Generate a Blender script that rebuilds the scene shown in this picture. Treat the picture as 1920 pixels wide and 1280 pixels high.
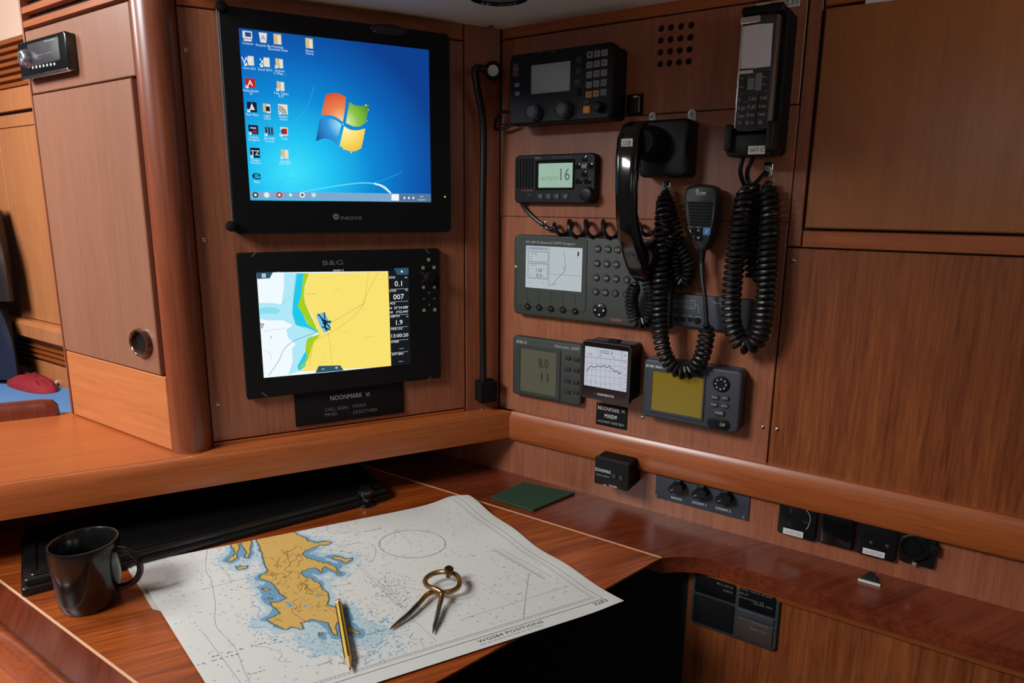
import bpy, bmesh, math, random
import numpy as np
from mathutils import Vector, Matrix
for o in list(bpy.data.objects): bpy.data.objects.remove(o)
SC = bpy.context.scene; COL = SC.collection
random.seed(4)

# ---------------------------------------------------------------- camera
EYE = Vector((0, 0, 1.31)); FPX = 1250.0
PITCH, ROLL = 0.2037, 0.00938
_f = Vector((0, math.cos(PITCH), -math.sin(PITCH)))
_r0 = Vector((1, 0, 0)); _u0 = Vector((0, math.sin(PITCH), math.cos(PITCH)))
CR = math.cos(ROLL)*_r0 + math.sin(ROLL)*_u0
CU = -math.sin(ROLL)*_r0 + math.cos(ROLL)*_u0
cam = bpy.data.objects.new('camera', bpy.data.cameras.new('camera'))
cam.data.sensor_width = 36; cam.data.lens = 36*FPX/1920; cam.data.clip_start = .02
mw = Matrix.Identity(4)
for i in range(3):
    mw[i][0] = CR[i]; mw[i][1] = CU[i]; mw[i][2] = -_f[i]; mw[i][3] = EYE[i]
cam.matrix_world = mw
COL.objects.link(cam); SC.camera = cam

# ---------------------------------------------------------------- world, lamps, exposure
SC.view_settings.view_transform = 'Standard'; SC.view_settings.look = 'None'
SC.view_settings.exposure = 0.0; SC.view_settings.gamma = 1; SC.view_settings.use_curve_mapping = False
wd = bpy.data.worlds.new('world'); SC.world = wd; wd.use_nodes = True
wd.node_tree.nodes['Background'].inputs[0].default_value = (1, .95, .9, 1)
wd.node_tree.nodes['Background'].inputs[1].default_value = 0.06
def area(name, loc, target, sx, sy, power, col=(1, 1, 1), spread=180):
    l = bpy.data.lights.new(name, 'AREA'); l.shape = 'RECTANGLE'; l.size = sx; l.size_y = sy
    l.energy = power; l.color = col; l.spread = math.radians(spread)
    o = bpy.data.objects.new(name, l); COL.objects.link(o)
    o.location = loc; o.rotation_euler = (Vector(target)-Vector(loc)).to_track_quat('-Z', 'Y').to_euler()
    return o
# daylight from the companionway hatch on the left behind the camera
area('hatch_daylight', (-1.45, -.05, 2.15), (-.05, 1.0, .95), .6, .5, 36, (.98, .99, 1))
# daylight from the ports of the saloon beyond the cabinet on the left
area('saloon_daylight', (-1.75, .95, 1.95), (-1.75, 1.75, 1.0), .6, .5, 26, (1, .98, .96))
# weak fill added behind the camera, no known source
area('rear_fill', (-.25, -.6, 1.55), (.45, 1.1, 1.45), .5, .3, .65, (1, .98, .95))
area('side_fill', (1.18, -.12, 1.50), (1.12, .75, 1.66), .4, .2, 1.7, (1, .96, .9), 75)  # added warm fill for the locker door, not a known window

# ---------------------------------------------------------------- planes of the place
U1 = Vector((math.sin(1.10382), math.cos(1.10382), 0))        # along the left bulkhead, to the right
U2 = Vector((math.sin(.985795), -math.cos(.985795), 0))       # along the right bulkhead, to the right
ZV = Vector((0, 0, 1))
N1 = U1.cross(ZV); N2 = U2.cross(ZV)
CORNER = EYE + Vector((-.0257, 1.3498, 0))
KOFF = .535
class Plane:
    def __init__(s, o, u, v): s.o = Vector(o); s.u = u.normalized(); s.v = v.normalized(); s.n = s.u.cross(s.v)
    def mat(s, u=0, v=0, w=0):
        m = Matrix.Identity(4); p = s.o + s.u*u + s.v*v + s.n*w
        for i in range(3): m[i][0] = s.u[i]; m[i][1] = s.v[i]; m[i][2] = s.n[i]; m[i][3] = p[i]
        return m
    def at(s, px, py, w=0):
        d = (px-960)*CR - (py-640)*CU + FPX*_f
        o = s.o + s.n*w
        t = ((o-EYE).dot(s.n))/d.dot(s.n)
        p = EYE + d*t - s.o
        return (p.dot(s.u), p.dot(s.v))
L = Plane(CORNER, U1, ZV)                    # v = height above eye level
R = Plane(CORNER, U2, ZV)
K = Plane(CORNER + N2*KOFF, U2, ZV)          # cabinet on the left, parallel to the right bulkhead
DZ = -.56
T = Plane(CORNER + Vector((0, 0, DZ)), U1, -N1)      # table top plane: u along left bulkhead, v away from camera, w up
PL = {'L': L, 'R': R, 'K': K, 'T': T}
def proj(p):
    d = Vector(p)-EYE; z = d.dot(_f)
    return (960+FPX*d.dot(CR)/z, 640-FPX*d.dot(CU)/z)
def cr(x0, y0, s): return lambda x, y: (x0+s*x, y0+s*y)

# ---------------------------------------------------------------- materials
def lin(c): return tuple(((x/255)/12.92 if x/255 <= .04045 else ((x/255+.055)/1.055)**2.4) for x in c)
MATS = {}
def plastic(name, rgb, rough=.5, metal=0, coat=0, spec=.5, bump=0, bscale=900, alpha=None):
    if name in MATS: return MATS[name]
    m = bpy.data.materials.new(name); m.use_nodes = True; nt = m.node_tree; b = nt.nodes['Principled BSDF']
    b.inputs['Base Color'].default_value = (*lin(rgb), 1); b.inputs['Roughness'].default_value = rough
    b.inputs['Metallic'].default_value = metal; b.inputs['Coat Weight'].default_value = coat; b.inputs['Coat Roughness'].default_value = .08
    b.inputs['Specular IOR Level'].default_value = spec
    tc = nt.nodes.new('ShaderNodeTexCoord'); n = nt.nodes.new('ShaderNodeTexNoise'); n.inputs['Scale'].default_value = bscale
    nt.links.new(tc.outputs['Object'], n.inputs['Vector'])
    if bump:
        bp = nt.nodes.new('ShaderNodeBump'); bp.inputs['Strength'].default_value = bump; bp.inputs['Distance'].default_value = .0006
        nt.links.new(n.outputs['Fac'], bp.inputs['Height']); nt.links.new(bp.outputs['Normal'], b.inputs['Normal'])
    else:
        n.inputs['Scale'].default_value = 40
        mr = nt.nodes.new('ShaderNodeMapRange'); mr.inputs['To Min'].default_value = max(0, rough-.05); mr.inputs['To Max'].default_value = min(1, rough+.05)
        nt.links.new(n.outputs['Fac'], mr.inputs['Value']); nt.links.new(mr.outputs['Result'], b.inputs['Roughness'])
    MATS[name] = m; return m
def glow(name, rgb, s=1.0):
    if name in MATS: return MATS[name]
    m = bpy.data.materials.new(name); m.use_nodes = True; b = m.node_tree.nodes['Principled BSDF']
    b.inputs['Base Color'].default_value = (0, 0, 0, 1); b.inputs['Roughness'].default_value = .25; b.inputs['Specular IOR Level'].default_value = .3
    b.inputs['Emission Color'].default_value = (*lin(rgb), 1); b.inputs['Emission Strength'].default_value = s
    MATS[name] = m; return m
def wood(name, dark, light, axis='v', scale=1.0, rough=.34, coat=.25, contrast=1.0, strength=.12):
    if name in MATS: return MATS[name]
    m = bpy.data.materials.new(name); m.use_nodes = True; nt = m.node_tree; N = nt.nodes.new; b = nt.nodes['Principled BSDF']
    tc = N('ShaderNodeTexCoord'); mp = N('ShaderNodeMapping')
    st = {'u': (.045, 1, 1), 'v': (1, .045, 1), 'w': (1, 1, .045)}[axis]
    mp.inputs['Scale'].default_value = tuple(x*scale for x in st)
    nt.links.new(tc.outputs['Object'], mp.inputs['Vector'])
    n1 = N('ShaderNodeTexNoise'); n1.inputs['Scale'].default_value = 170; n1.inputs['Detail'].default_value = 8; n1.inputs['Roughness'].default_value = .62; n1.inputs['Distortion'].default_value = .3
    n2 = N('ShaderNodeTexNoise'); n2.inputs['Scale'].default_value = 22; n2.inputs['Detail'].default_value = 3; n2.inputs['Distortion'].default_value = .8
    n3 = N('ShaderNodeTexNoise'); n3.inputs['Scale'].default_value = 620; n3.inputs['Detail'].default_value = 2
    mp3 = N('ShaderNodeMapping'); mp3.inputs['Scale'].default_value = tuple((x if x < 1 else 1)*scale for x in st)
    nt.links.new(tc.outputs['Object'], mp3.inputs['Vector'])
    for n in (n1, n2): nt.links.new(mp.outputs['Vector'], n.inputs['Vector'])
    nt.links.new(mp3.outputs['Vector'], n3.inputs['Vector'])
    mx = N('ShaderNodeMath'); mx.operation = 'MULTIPLY_ADD'; mx.inputs[1].default_value = .5; nt.links.new(n1.outputs['Fac'], mx.inputs[0])
    m2 = N('ShaderNodeMath'); m2.operation = 'MULTIPLY_ADD'; m2.inputs[1].default_value = .35; m2.inputs[2].default_value = 0; nt.links.new(n2.outputs['Fac'], m2.inputs[0])
    m3 = N('ShaderNodeMath'); m3.operation = 'MULTIPLY_ADD'; m3.inputs[1].default_value = .2; nt.links.new(n3.outputs['Fac'], m3.inputs[0]); nt.links.new(m2.outputs[0], m3.inputs[2])
    nt.links.new(m3.outputs[0], mx.inputs[2])
    cr_ = N('ShaderNodeValToRGB'); e = cr_.color_ramp.elements
    c = .16/contrast
    e[0].position = .525-c; e[0].color = (*lin(dark), 1); e[1].position = .525+c; e[1].color = (*lin(light), 1)
    nt.links.new(mx.outputs[0], cr_.inputs['Fac']); nt.links.new(cr_.outputs['Color'], b.inputs['Base Color'])
    mr = N('ShaderNodeMapRange'); mr.inputs['To Min'].default_value = rough+.08; mr.inputs['To Max'].default_value = rough-.06
    nt.links.new(mx.outputs[0], mr.inputs['Value']); nt.links.new(mr.outputs['Result'], b.inputs['Roughness'])
    b.inputs['Coat Weight'].default_value = coat; b.inputs['Coat Roughness'].default_value = .22
    bp = N('ShaderNodeBump'); bp.inputs['Strength'].default_value = strength; bp.inputs['Distance'].default_value = .0008
    nt.links.new(mx.outputs[0], bp.inputs['Height']); nt.links.new(bp.outputs['Normal'], b.inputs['Normal'])
    MATS[name] = m; return m
W_PANEL = wood('teak_panel', (122, 66, 44), (172, 106, 74), 'v', contrast=.85)
W_PANEL2 = wood('teak_panel_dark', (100, 46, 22), (156, 86, 44), 'v', contrast=1.2)
W_FINE = wood('teak_sheen', (126, 84, 64), (156, 108, 86), 'v', scale=1.3, contrast=.6, strength=.05)  # daylight sheen mixed into a paler, pinkish base colour
W_RAIL = wood('teak_rail', (134, 64, 28), (180, 98, 47), 'u', contrast=.9)
W_RAILV = wood('teak_stile', (120, 60, 38), (165, 96, 66), 'v', contrast=.8)
W_DESK = wood('teak_desk', (98, 38, 10), (176, 86, 32), 'u', scale=.8, rough=.3, coat=.3, contrast=1.35)
W_LEDGE = wood('teak_ledge', (86, 34, 18), (130, 58, 34), 'v', scale=.8, rough=.26, coat=.45, contrast=1.0)
W_CTR = wood('teak_counter', (152, 74, 32), (186, 102, 52), 'u', scale=.8, rough=.3, coat=.4, contrast=.6)
W_POST = wood('teak_post', (98, 44, 26), (156, 82, 50), 'w', scale=.8, rough=.3, coat=.5, contrast=.7)
W_APRON = wood('teak_apron', (170, 94, 50), (204, 128, 78), 'u', scale=.8, contrast=.7)
W_FAR = wood('teak_far', (176, 104, 60), (214, 142, 92), 'v', contrast=.6)
INLAY = plastic('holly_inlay', (226, 176, 140), .35)
GAP = plastic('shadow_gap', (22, 12, 9), .8)
BLK = plastic('black_plastic', (11, 12, 14), .42, spec=.3)
BLKM = plastic('black_matte', (9, 9, 10), .65, spec=.25)
BLKG = plastic('black_gloss', (12, 12, 14), .12, coat=.6)
BLKR = plastic('black_rubber', (16, 16, 17), .38)
DGRN = plastic('dark_green_grey', (50, 56, 51), .55, bump=.15)
DGRY = plastic('dark_grey', (52, 56, 62), .5, bump=.15)
SLATE = plastic('slate_plate', (54, 60, 70), .5, bump=.1)
KEYG = plastic('key_grey', (122, 126, 130), .5)
KEYD = plastic('key_dark', (38, 40, 43), .45)
WHT = plastic('white_ink', (235, 235, 235), .6)
GRYI = plastic('grey_ink', (175, 176, 178), .6)
DIMI = plastic('dim_ink', (110, 110, 112), .6)
STEEL = plastic('steel', (205, 205, 208), .22, metal=1)
CHROME = plastic('chrome', (230, 230, 232), .12, metal=1)
BRASS = plastic('brass', (176, 140, 96), .3, metal=1)
CREAM = plastic('cream_lining', (226, 228, 214), .6)
LABEL = plastic('label_white', (214, 210, 204), .6)
ORANGE = plastic('orange_key', (235, 150, 30), .45)
AMBER = plastic('amber_key', (178, 140, 96), .5)
REDK = plastic('red_print', (150, 50, 60), .5)
BLUEK = plastic('blue_key', (58, 116, 170), .5)

# ---------------------------------------------------------------- mesh builder
_tc = {}
def text_mesh(s):
    if s not in _tc:
        c = bpy.data.curves.new('t', 'FONT'); c.body = s; c.resolution_u = 2
        o = bpy.data.objects.new('t', c); me = o.to_mesh()
        vs = [tuple(v.co) for v in me.vertices]; fs = [tuple(p.vertices) for p in me.polygons]
        o.to_mesh_clear(); bpy.data.objects.remove(o); bpy.data.curves.remove(c)
        xs = [v[0] for v in vs] or [0, 1]; ys = [v[1] for v in vs] or [0, 1]
        _tc[s] = (vs, fs, min(xs), max(xs), min(ys), max(ys))
    return _tc[s]
def rr(u0, u1, v0, v1, r, n=5):
    r = max(1e-5, min(r, (u1-u0)/2-1e-6, (v1-v0)/2-1e-6)); out = []
    for cx, cy, a0 in ((u1-r, v1-r, 0), (u0+r, v1-r, 90), (u0+r, v0+r, 180), (u1-r, v0+r, 270)):
        for k in range(n+1):
            a = math.radians(a0+90*k/n); out.append((cx+r*math.cos(a), cy+r*math.sin(a)))
    return out
class M:
    def __init__(s): s.v = []; s.f = []; s.m = []; s.s = []; s.mats = []; s.T = None
    def mi(s, m):
        if m not in s.mats: s.mats.append(m)
        return s.mats.index(m)
    def av(s, p):
        p = Vector(p) if len(p) == 3 else Vector((*p, 0))
        if s.T is not None: p = s.T @ p
        s.v.append(tuple(p)); return len(s.v)-1
    def face(s, idx, m, sm=False): s.f.append(tuple(idx)); s.m.append(s.mi(m)); s.s.append(sm)
    def poly(s, pts, m, sm=False): s.face([s.av(p) for p in pts], m, sm)
    def loft(s, rings, m, cap0=True, cap1=True, sm=True, capm=None, closed=True):
        ids = [[s.av(p) for p in r] for r in rings]; n = len(ids[0])
        for a, b in zip(ids[:-1], ids[1:]):
            for i in range(n if closed else n-1):
                j = (i+1) % n; s.face((a[i], a[j], b[j], b[i]), m, sm)
        if cap0: s.poly([rings[0][i] for i in reversed(range(n))], m)
        if cap1: s.poly(rings[-1], capm or m)
        return s
    def rbox(s, u0, u1, v0, v1, w0, w1, m, r=.001, bev=.0008, capm=None, seg=5):
        if u0 > u1: u0, u1 = u1, u0
        if v0 > v1: v0, v1 = v1, v0
        bev = min(bev, (w1-w0)*.9, (u1-u0)*.4, (v1-v0)*.4)
        base = rr(u0, u1, v0, v1, r, seg)
        rings = [[(a, b, w0) for a, b in base], [(a, b, w1-bev) for a, b in base]]
        for q in (30, 60, 90):
            i = bev*(1-math.cos(math.radians(q))); z = w1-bev+bev*math.sin(math.radians(q))
            rings.append([(a, b, z) for a, b in rr(u0+i, u1-i, v0+i, v1-i, max(r-i, 2e-5), seg)])
        s.loft(rings, m, capm=capm)
        return s
    def box(s, u0, u1, v0, v1, w0, w1, m, bev=0.0):
        if u0 > u1: u0, u1 = u1, u0
        if v0 > v1: v0, v1 = v1, v0
        b = bev
        s.loft([[(u0, v0, w0), (u1, v0, w0), (u1, v1, w0), (u0, v1, w0)]] +
               ([[(u0, v0, w1-b), (u1, v0, w1-b), (u1, v1, w1-b), (u0, v1, w1-b)]] if b else []) +
               [[(u0+b, v0+b, w1), (u1-b, v0+b, w1), (u1-b, v1-b, w1), (u0+b, v1-b, w1)]], m, sm=False)
        return s
    def prism(s, pts, w0, w1, m, capm=None, bev=0):
        a = sum((pts[i][0]*pts[(i+1) % len(pts)][1]-pts[(i+1) % len(pts)][0]*pts[i][1]) for i in range(len(pts)))
        if a < 0: pts = pts[::-1]
        rings = [[(x, y, w0) for x, y in pts], [(x, y, w1-bev) for x, y in pts]]
        if bev:
            cx = sum(p[0] for p in pts)/len(pts); cy = sum(p[1] for p in pts)/len(pts)
            def ins(x, y):
                d = math.hypot(x-cx, y-cy); k = (d-bev)/d; return (cx+(x-cx)*k, cy+(y-cy)*k, w1)
            rings.append([ins(x, y) for x, y in pts])
        s.loft(rings, m, sm=False, capm=capm); return s
    def frame(s, o, i, w0, w1, m, ro=.003, ri=.001, bev=.001):
        O = rr(*o, ro); I = rr(*i, ri); O2 = rr(o[0]+bev, o[1]-bev, o[2]+bev, o[3]-bev, max(ro-bev, 1e-5))
        s.loft([[(a, b, w0) for a, b in O], [(a, b, w1-bev) for a, b in O], [(a, b, w1) for a, b in O2], [(a, b, w1) for a, b in I], [(a, b, w0) for a, b in I]], m, cap0=False, cap1=False, sm=False)
        return s
    def lathe(s, prof, m, T=None, n=24, c=(0, 0, 0), sm=True, cap0=True, cap1=True):
        old = s.T
        if T is not None: s.T = T if old is None else old @ T
        rings = [[(c[0]+r*math.cos(2*math.pi*k/n), c[1]+r*math.sin(2*math.pi*k/n), c[2]+h) for k in range(n)] for r, h in prof]
        s.loft(rings, m, cap0=cap0, cap1=cap1, sm=sm); s.T = old; return s
    def disc(s, u, v, r, w0, w1, m, bev=.0004, n=20):
        return s.lathe([(r, w0), (r, w1-bev), (r-bev, w1)], m, n=n, c=(u, v, 0), sm=False)
    def tube(s, pts, r, m, n=8, caps=True):
        pts = [Vector(p) for p in pts]; rings = []; up = None
        for i, p in enumerate(pts):
            t = (pts[min(i+1, len(pts)-1)]-pts[max(i-1, 0)])
            if t.length < 1e-9: continue
            t.normalize()
            if up is None:
                up = t.orthogonal().normalized()
            up = (up - t*up.dot(t)); up = up.normalized() if up.length > 1e-6 else t.orthogonal().normalized()
            b = t.cross(up); rad = r[i] if isinstance(r, (list, tuple)) else r
            rings.append([tuple(p+(up*math.cos(2*math.pi*k/n)+b*math.sin(2*math.pi*k/n))*rad) for k in range(n)])
        s.loft(rings, m, cap0=caps, cap1=caps); return s
    def text(s, t, u, v, w, h, m, width=None, rot=0, align='c', shear=0):
        vs, fs, x0, x1, y0, y1 = text_mesh(t)
        k = h/.7; kx = k if width is None else width/(x1-x0)
        cx = {'c': (x0+x1)/2, 'l': x0, 'r': x1}[align]; ca, sa = math.cos(rot), math.sin(rot)
        ids = []
        for x, y, _ in vs:
            a = (x-cx)*kx+(y-.35)*k*shear; b = (y-.35)*k
            ids.append(s.av((u+a*ca-b*sa, v+a*sa+b*ca, w)))
        for f in fs: s.face([ids[i] for i in f], m)
        return s
    def ribbon(s, pts, wd, w, m):
        n = len(pts)
        for i in range(n-1):
            a = Vector((*pts[i][:2],)); b = Vector((*pts[i+1][:2],)); d = b-a
            if d.length < 1e-9: continue
            q = Vector((-d.y, d.x)).normalized()*wd/2
            s.poly([(a.x-q.x, a.y-q.y, w), (b.x-q.x, b.y-q.y, w), (b.x+q.x, b.y+q.y, w), (a.x+q.x, a.y+q.y, w)], m)
        return s
    def build(s, name, parent=None, mw=None):
        me = bpy.data.meshes.new(name); me.from_pydata(s.v, [], s.f)
        for mt in s.mats: me.materials.append(mt)
        me.polygons.foreach_set('material_index', s.m); me.polygons.foreach_set('use_smooth', s.s); me.update()
        bm = bmesh.new(); bm.from_mesh(me)
        bmesh.ops.remove_doubles(bm, verts=bm.verts, dist=1e-7) if len(s.v) < 60000 else None
        bm.to_mesh(me); bm.free()
        try: me.set_sharp_from_angle(angle=math.radians(38))
        except Exception: pass
        o = bpy.data.objects.new(name, me); COL.objects.link(o)
        if parent is not None: o.parent = parent
        if mw is not None: o.matrix_world = mw
        return o
def tag(o, label=None, cat=None, group=None, kind=None):
    if label: o['label'] = label
    if cat: o['category'] = cat
    if group: o['group'] = group
    if kind: o['kind'] = kind
    return o
def empty(name, mw, label, cat, group=None):
    o = bpy.data.objects.new(name, None); COL.objects.link(o); o.matrix_world = mw; o.empty_display_size = .02
    return tag(o, label, cat, group)
def copy_tree(o, parent=None):
    c = o.copy(); COL.objects.link(c); c.parent = parent
    for ch in [x for x in bpy.data.objects if x.parent == o]: copy_tree(ch, c)
    return c
class Dev:
    """a thing fixed to a wall; pixels are turned into points of its own plane"""
    def __init__(s, name, plane, quad, w, label, cat, group=None, inv=None):
        s.pl = PL[plane]; s.w = w
        P = [s.pl.at(*q, w) for q in quad]
        s.uc = sum(p[0] for p in P)/4; s.vc = sum(p[1] for p in P)/4
        s.u0 = (P[0][0]+P[3][0])/2-s.uc; s.u1 = (P[1][0]+P[2][0])/2-s.uc
        s.v1 = (P[0][1]+P[1][1])/2-s.vc; s.v0 = (P[2][1]+P[3][1])/2-s.vc
        s.root = empty(name, s.pl.mat(s.uc, s.vc, 0), label, cat, group)
    def p(s, q, w=None):
        a = s.pl.at(*q, s.w if w is None else w); return (a[0]-s.uc, a[1]-s.vc)
    def p3(s, q, w): a = s.p(q, w); return (a[0], a[1], w)
    def rect(s, quad, w=None):
        P = [s.p(q, w) for q in quad]
        return ((P[0][0]+P[3][0])/2, (P[1][0]+P[2][0])/2, (P[2][1]+P[3][1])/2, (P[0][1]+P[1][1])/2)
    def part(s, name, m, parent=None, label=None):
        o = m.build(name, parent or s.root)
        if label: o['label'] = label
        return o
    def h(s, q, dpx):  # metres for a vertical run of dpx pixels at q
        a = s.p(q); b = s.p((q[0], q[1]+dpx)); return abs(a[1]-b[1])
def catmull(P, n=12):
    P = [Vector(p) for p in P]; out = []
    Q = [P[0]*2-P[1]]+P+[P[-1]*2-P[-2]]
    for i in range(1, len(Q)-2):
        for k in range(n):
            t = k/n; a, b, c, d = Q[i-1], Q[i], Q[i+1], Q[i+2]
            out.append(.5*((2*b)+(c-a)*t+(2*a-5*b+4*c-d)*t*t+(3*b-a-3*c+d)*t**3))
    out.append(P[-1]); return out
def coil(path, R_, pitch, per=14, R2=None):
    pts = catmull(path, 24); out = []; up = None; ph = 0; acc = 0
    dense = []
    for a, b in zip(pts[:-1], pts[1:]):
        k = max(1, int((b-a).length/(pitch/per)))
        for i in range(k): dense.append(a.lerp(b, i/k))
    dense.append(pts[-1])
    for i, p in enumerate(dense):
        t = dense[min(i+1, len(dense)-1)]-dense[max(i-1, 0)]; t.normalize()
        if up is None: up = t.orthogonal().normalized()
        up = (up-t*up.dot(t)).normalized(); b = t.cross(up)
        if i: ph += (p-dense[i-1]).length/pitch*2*math.pi
        e = min(1, i/per/1.5, (len(dense)-1-i)/per/1.5)
        out.append(p+(up*math.cos(ph)+b*math.sin(ph))*R_*e)
    return out
def rectw(pl, quad, w=0):
    P = [pl.at(*q, w) for q in quad]
    return ((P[0][0]+P[3][0])/2, (P[1][0]+P[2][0])/2, (P[2][1]+P[3][1])/2, (P[0][1]+P[1][1])/2)
def screw_mesh(r=.0035):
    m = M(); m.lathe([(r, 0), (r, .0006), (r*.8, .0013), (r*.3, .0016)], STEEL, n=14)
    m.box(-r*.55, r*.55, -r*.1, r*.1, .0016, .0018, GAP); m.box(-r*.1, r*.1, -r*.55, r*.55, .0016, .00185, GAP)
    return m
def screws(pl, parent, pts, w=0, r=.0035, base=(0, 0)):
    first = None
    for q in pts:
        u, v = pl.at(*q, w)
        if first is None: first = screw_mesh(r).build('screw', parent); o = first
        else: o = first.copy(); COL.objects.link(o); o.parent = parent
        o.location = (u-base[0], v-base[1], w)

# ================================================================ THE SETTING
VT, VB = -.42, -.48            # top and bottom of the rail that runs round both bulkheads
VC = .322                      # deckhead
def st(o): return tag(o, kind='structure')
# ---- right bulkhead
us = (R.at(1517, 0)[0]+R.at(1438, 860)[0])/2
vg = R.at(1100, 51)[1]; jA = R.at(1065, 226)[1]; jB = R.at(1050, 407)[1]
wr = st(M().box(-.2, 1.9, DZ-.02, .36, -.03, -.007, GAP).build('wall_right', mw=R.mat()))
def panel(parent, u0, u1, v0, v1, mat, w0=-.007, w1=0, g=.0012, name='wall_panel', bev=.0012):
    return M().box(u0+g, u1-g, v0+g, v1-g, w0, w1, mat, bev).build(name, parent)
panel(wr, 0, us, vg, VC+.02, W_RAIL, name='top_trim')
pa = panel(wr, 0, us, jA, vg, W_PANEL)
panel(wr, 0, us, jB, jA, W_PANEL, g=.0003, bev=.0004)
pc = panel(wr, 0, us, VT-.005, jB, W_PANEL, g=.0006)
panel(wr, -.2, 1.9, DZ-.01, VB+.01, W_PANEL, name='lower_panel')
# drilled speaker holes
cut = M(); A = [R.at(*q) for q in ((1239.5, 53.5), (1296, 47), (1291, 115), (1237.5, 120))]
for i in range(4):
    for j in range(4):
        a = i/3; b = j/3
        u = (1-b)*((1-a)*A[0][0]+a*A[1][0])+b*((1-a)*A[3][0]+a*A[2][0]); v = (1-b)*((1-a)*A[0][1]+a*A[1][1])+b*((1-a)*A[3][1]+a*A[2][1])
        cut.lathe([(.0052, -.02), (.0052, .02)], GAP, n=16, c=(u, v, 0), sm=False)
co = cut.build('cut', mw=R.mat()); bpy.context.view_layer.update()
md = pa.modifiers.new('b', 'BOOLEAN'); md.object = co; md.operation = 'DIFFERENCE'; md.solver = 'EXACT'
bpy.context.view_layer.update()
nm = bpy.data.meshes.new_from_object(pa.evaluated_get(bpy.context.evaluated_depsgraph_get()))
nm.polygons.foreach_set('use_smooth', [False]*len(nm.polygons)); pa.modifiers.clear(); pa.data = nm; bpy.data.objects.remove(co)
screws(R, pc, [(1430, 801), (1204, 783)])
# right of the seam: frame round a locker door, panel below it
ud = (R.at(1545, 15)[0]+R.at(1505, 430)[0])/2; vd0 = R.at(1505, 431)[1]; vd1 = R.at(1548, 13)[1]; vr = R.at(1480, 463)[1]
panel(wr, us, ud, vr, VC+.02, W_RAILV, name='frame_stile')
panel(wr, ud, 1.9, vr, vd0, W_RAIL, name='frame_rail', g=.0009)
panel(wr, ud, 1.9, vd1, VC+.02, W_RAIL, name='frame_rail')
pr = panel(wr, us, 1.9, VT-.005, vr, W_PANEL2, g=.0016)
screws(R, pr, [(1487, 489), (1457, 805)])
dr = st(M().box(ud+.003, 1.88, vd0+.003, vd1-.003, -.006, .004, wood('teak_locker', (136, 74, 34), (168, 102, 52), 'v', scale=1.3, contrast=.6, strength=.05), .002).build('door_1', mw=R.mat()))
# ---- left bulkhead
uL = (L.at(401, 845)[0]+L.at(326, 0)[0])/2; uP = (L.at(873, 770)[0]+L.at(870, 80)[0])/2
vb = L.at(640, 797)[1]; vt = L.at(640, 48)[1]
wl = st(M().box(uL-.004, .0, VT, .40, -.03, -.007, GAP).build('wall_left', mw=L.mat()))
plp = panel(wl, uL, uP, vb, vt, W_PANEL)
panel(wl, uL, uP, vt, .38, W_RAIL, name='top_rail'); panel(wl, uL, uP, VT-.004, vb, W_RAIL, name='bottom_rail')
po = panel(wl, uP, 0, VT-.004, .38, W_RAILV, name='corner_stile')
screws(L, plp, [(383, 449), (348, 93), (408, 757)]); screws(L, po, [(905, 767)])
# recess below the rail of the left bulkhead, its shade painted near-black
RW = .17
m = M(); m.box(-1.8, .12, DZ-.02, VT-.003, -RW-.02, -RW, plastic('shaded_recess', (16, 11, 9), .6)); st(m.build('wall_recess', mw=L.mat()))
# rails
m = M(); m.loft([[(u, VB, 0), (u, VB+.004, .04), (u, VT-.004, .04), (u, VT-.0012, .0388), (u, VT, .036), (u, VT, -.12), (u, VB+.03, -.12), (u, VB+.03, 0)] for u in (-2.2, .03)], W_RAIL, sm=False)
st(m.build('trim_1', mw=L.mat()))
m = M(); m.loft([[(u, VB, -.003), (u, VB, .012), (u, VB+.006, .016), (u, VT-.010, .016), (u, VT, .010), (u, VT, -.003)] for u in (.0, 1.9)], W_RAIL, sm=False)
st(m.build('trim_2', mw=R.mat()))
# ---- counter on the left, level with the rail
fq = T.at(60, 784)
def zpt(px, py, z):
    d = (px-960)*CR-(py-640)*CU+FPX*_f; return EYE+d*((z)/d.z)
def inL(p): q = p-CORNER; return (q.dot(U1), q.dot(N1))
cw0 = inL(zpt(60, 785, VT))[1]
m = M(); m.loft([[(u, VT, .030), (u, VT, cw0-.02), (u, VT-.02, cw0-.02), (u, VT-.02, .030)] for u in (-2.2, -.575)], W_CTR, sm=False)
st(m.build('counter', mw=Plane(CORNER+Vector((0, 0, .0007)), U1, ZV).mat()))
# rounded post between cabinet and left bulkhead
pA = Vector((*K.at(326, 853), 0)); A3 = K.o+K.u*pA.x; B3 = L.o+L.u*uL
A3.z = B3.z = 0; ch = B3-A3; mid = (A3+B3)/2; nb = Vector((ch.y, -ch.x, 0)).normalized()
if nb.dot(-mid) < 0: nb = -nb
sg = ch.length*.36; rad = (ch.length**2/4+sg*sg)/(2*sg); cc = mid+nb*(sg-rad)
a0 = math.atan2((A3-cc).y, (A3-cc).x); a1 = math.atan2((B3-cc).y, (B3-cc).x)
if a1 < a0-math.pi: a1 += 2*math.pi
if a1 > a0+math.pi: a1 -= 2*math.pi
arc = [(cc.x+rad*math.cos(a0+(a1-a0)*k/20), cc.y+rad*math.sin(a0+(a1-a0)*k/20)) for k in range(21)]
bk = mid-nb*.05
m = M(); rg = [[(x, y, z) for x, y in arc]+[(B3.x-nb.x*.03, B3.y-nb.y*.03, z), (A3.x-nb.x*.03, A3.y-nb.y*.03, z)] for z in (1.31+VT+.0009, 1.31+.42)]
if sum(rg[0][i][0]*rg[0][(i+1) % 23][1]-rg[0][(i+1) % 23][0]*rg[0][i][1] for i in range(23)) < 0: rg = [r[::-1] for r in rg]
m.loft(rg, W_POST); st(m.build('trim_3'))
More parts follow.
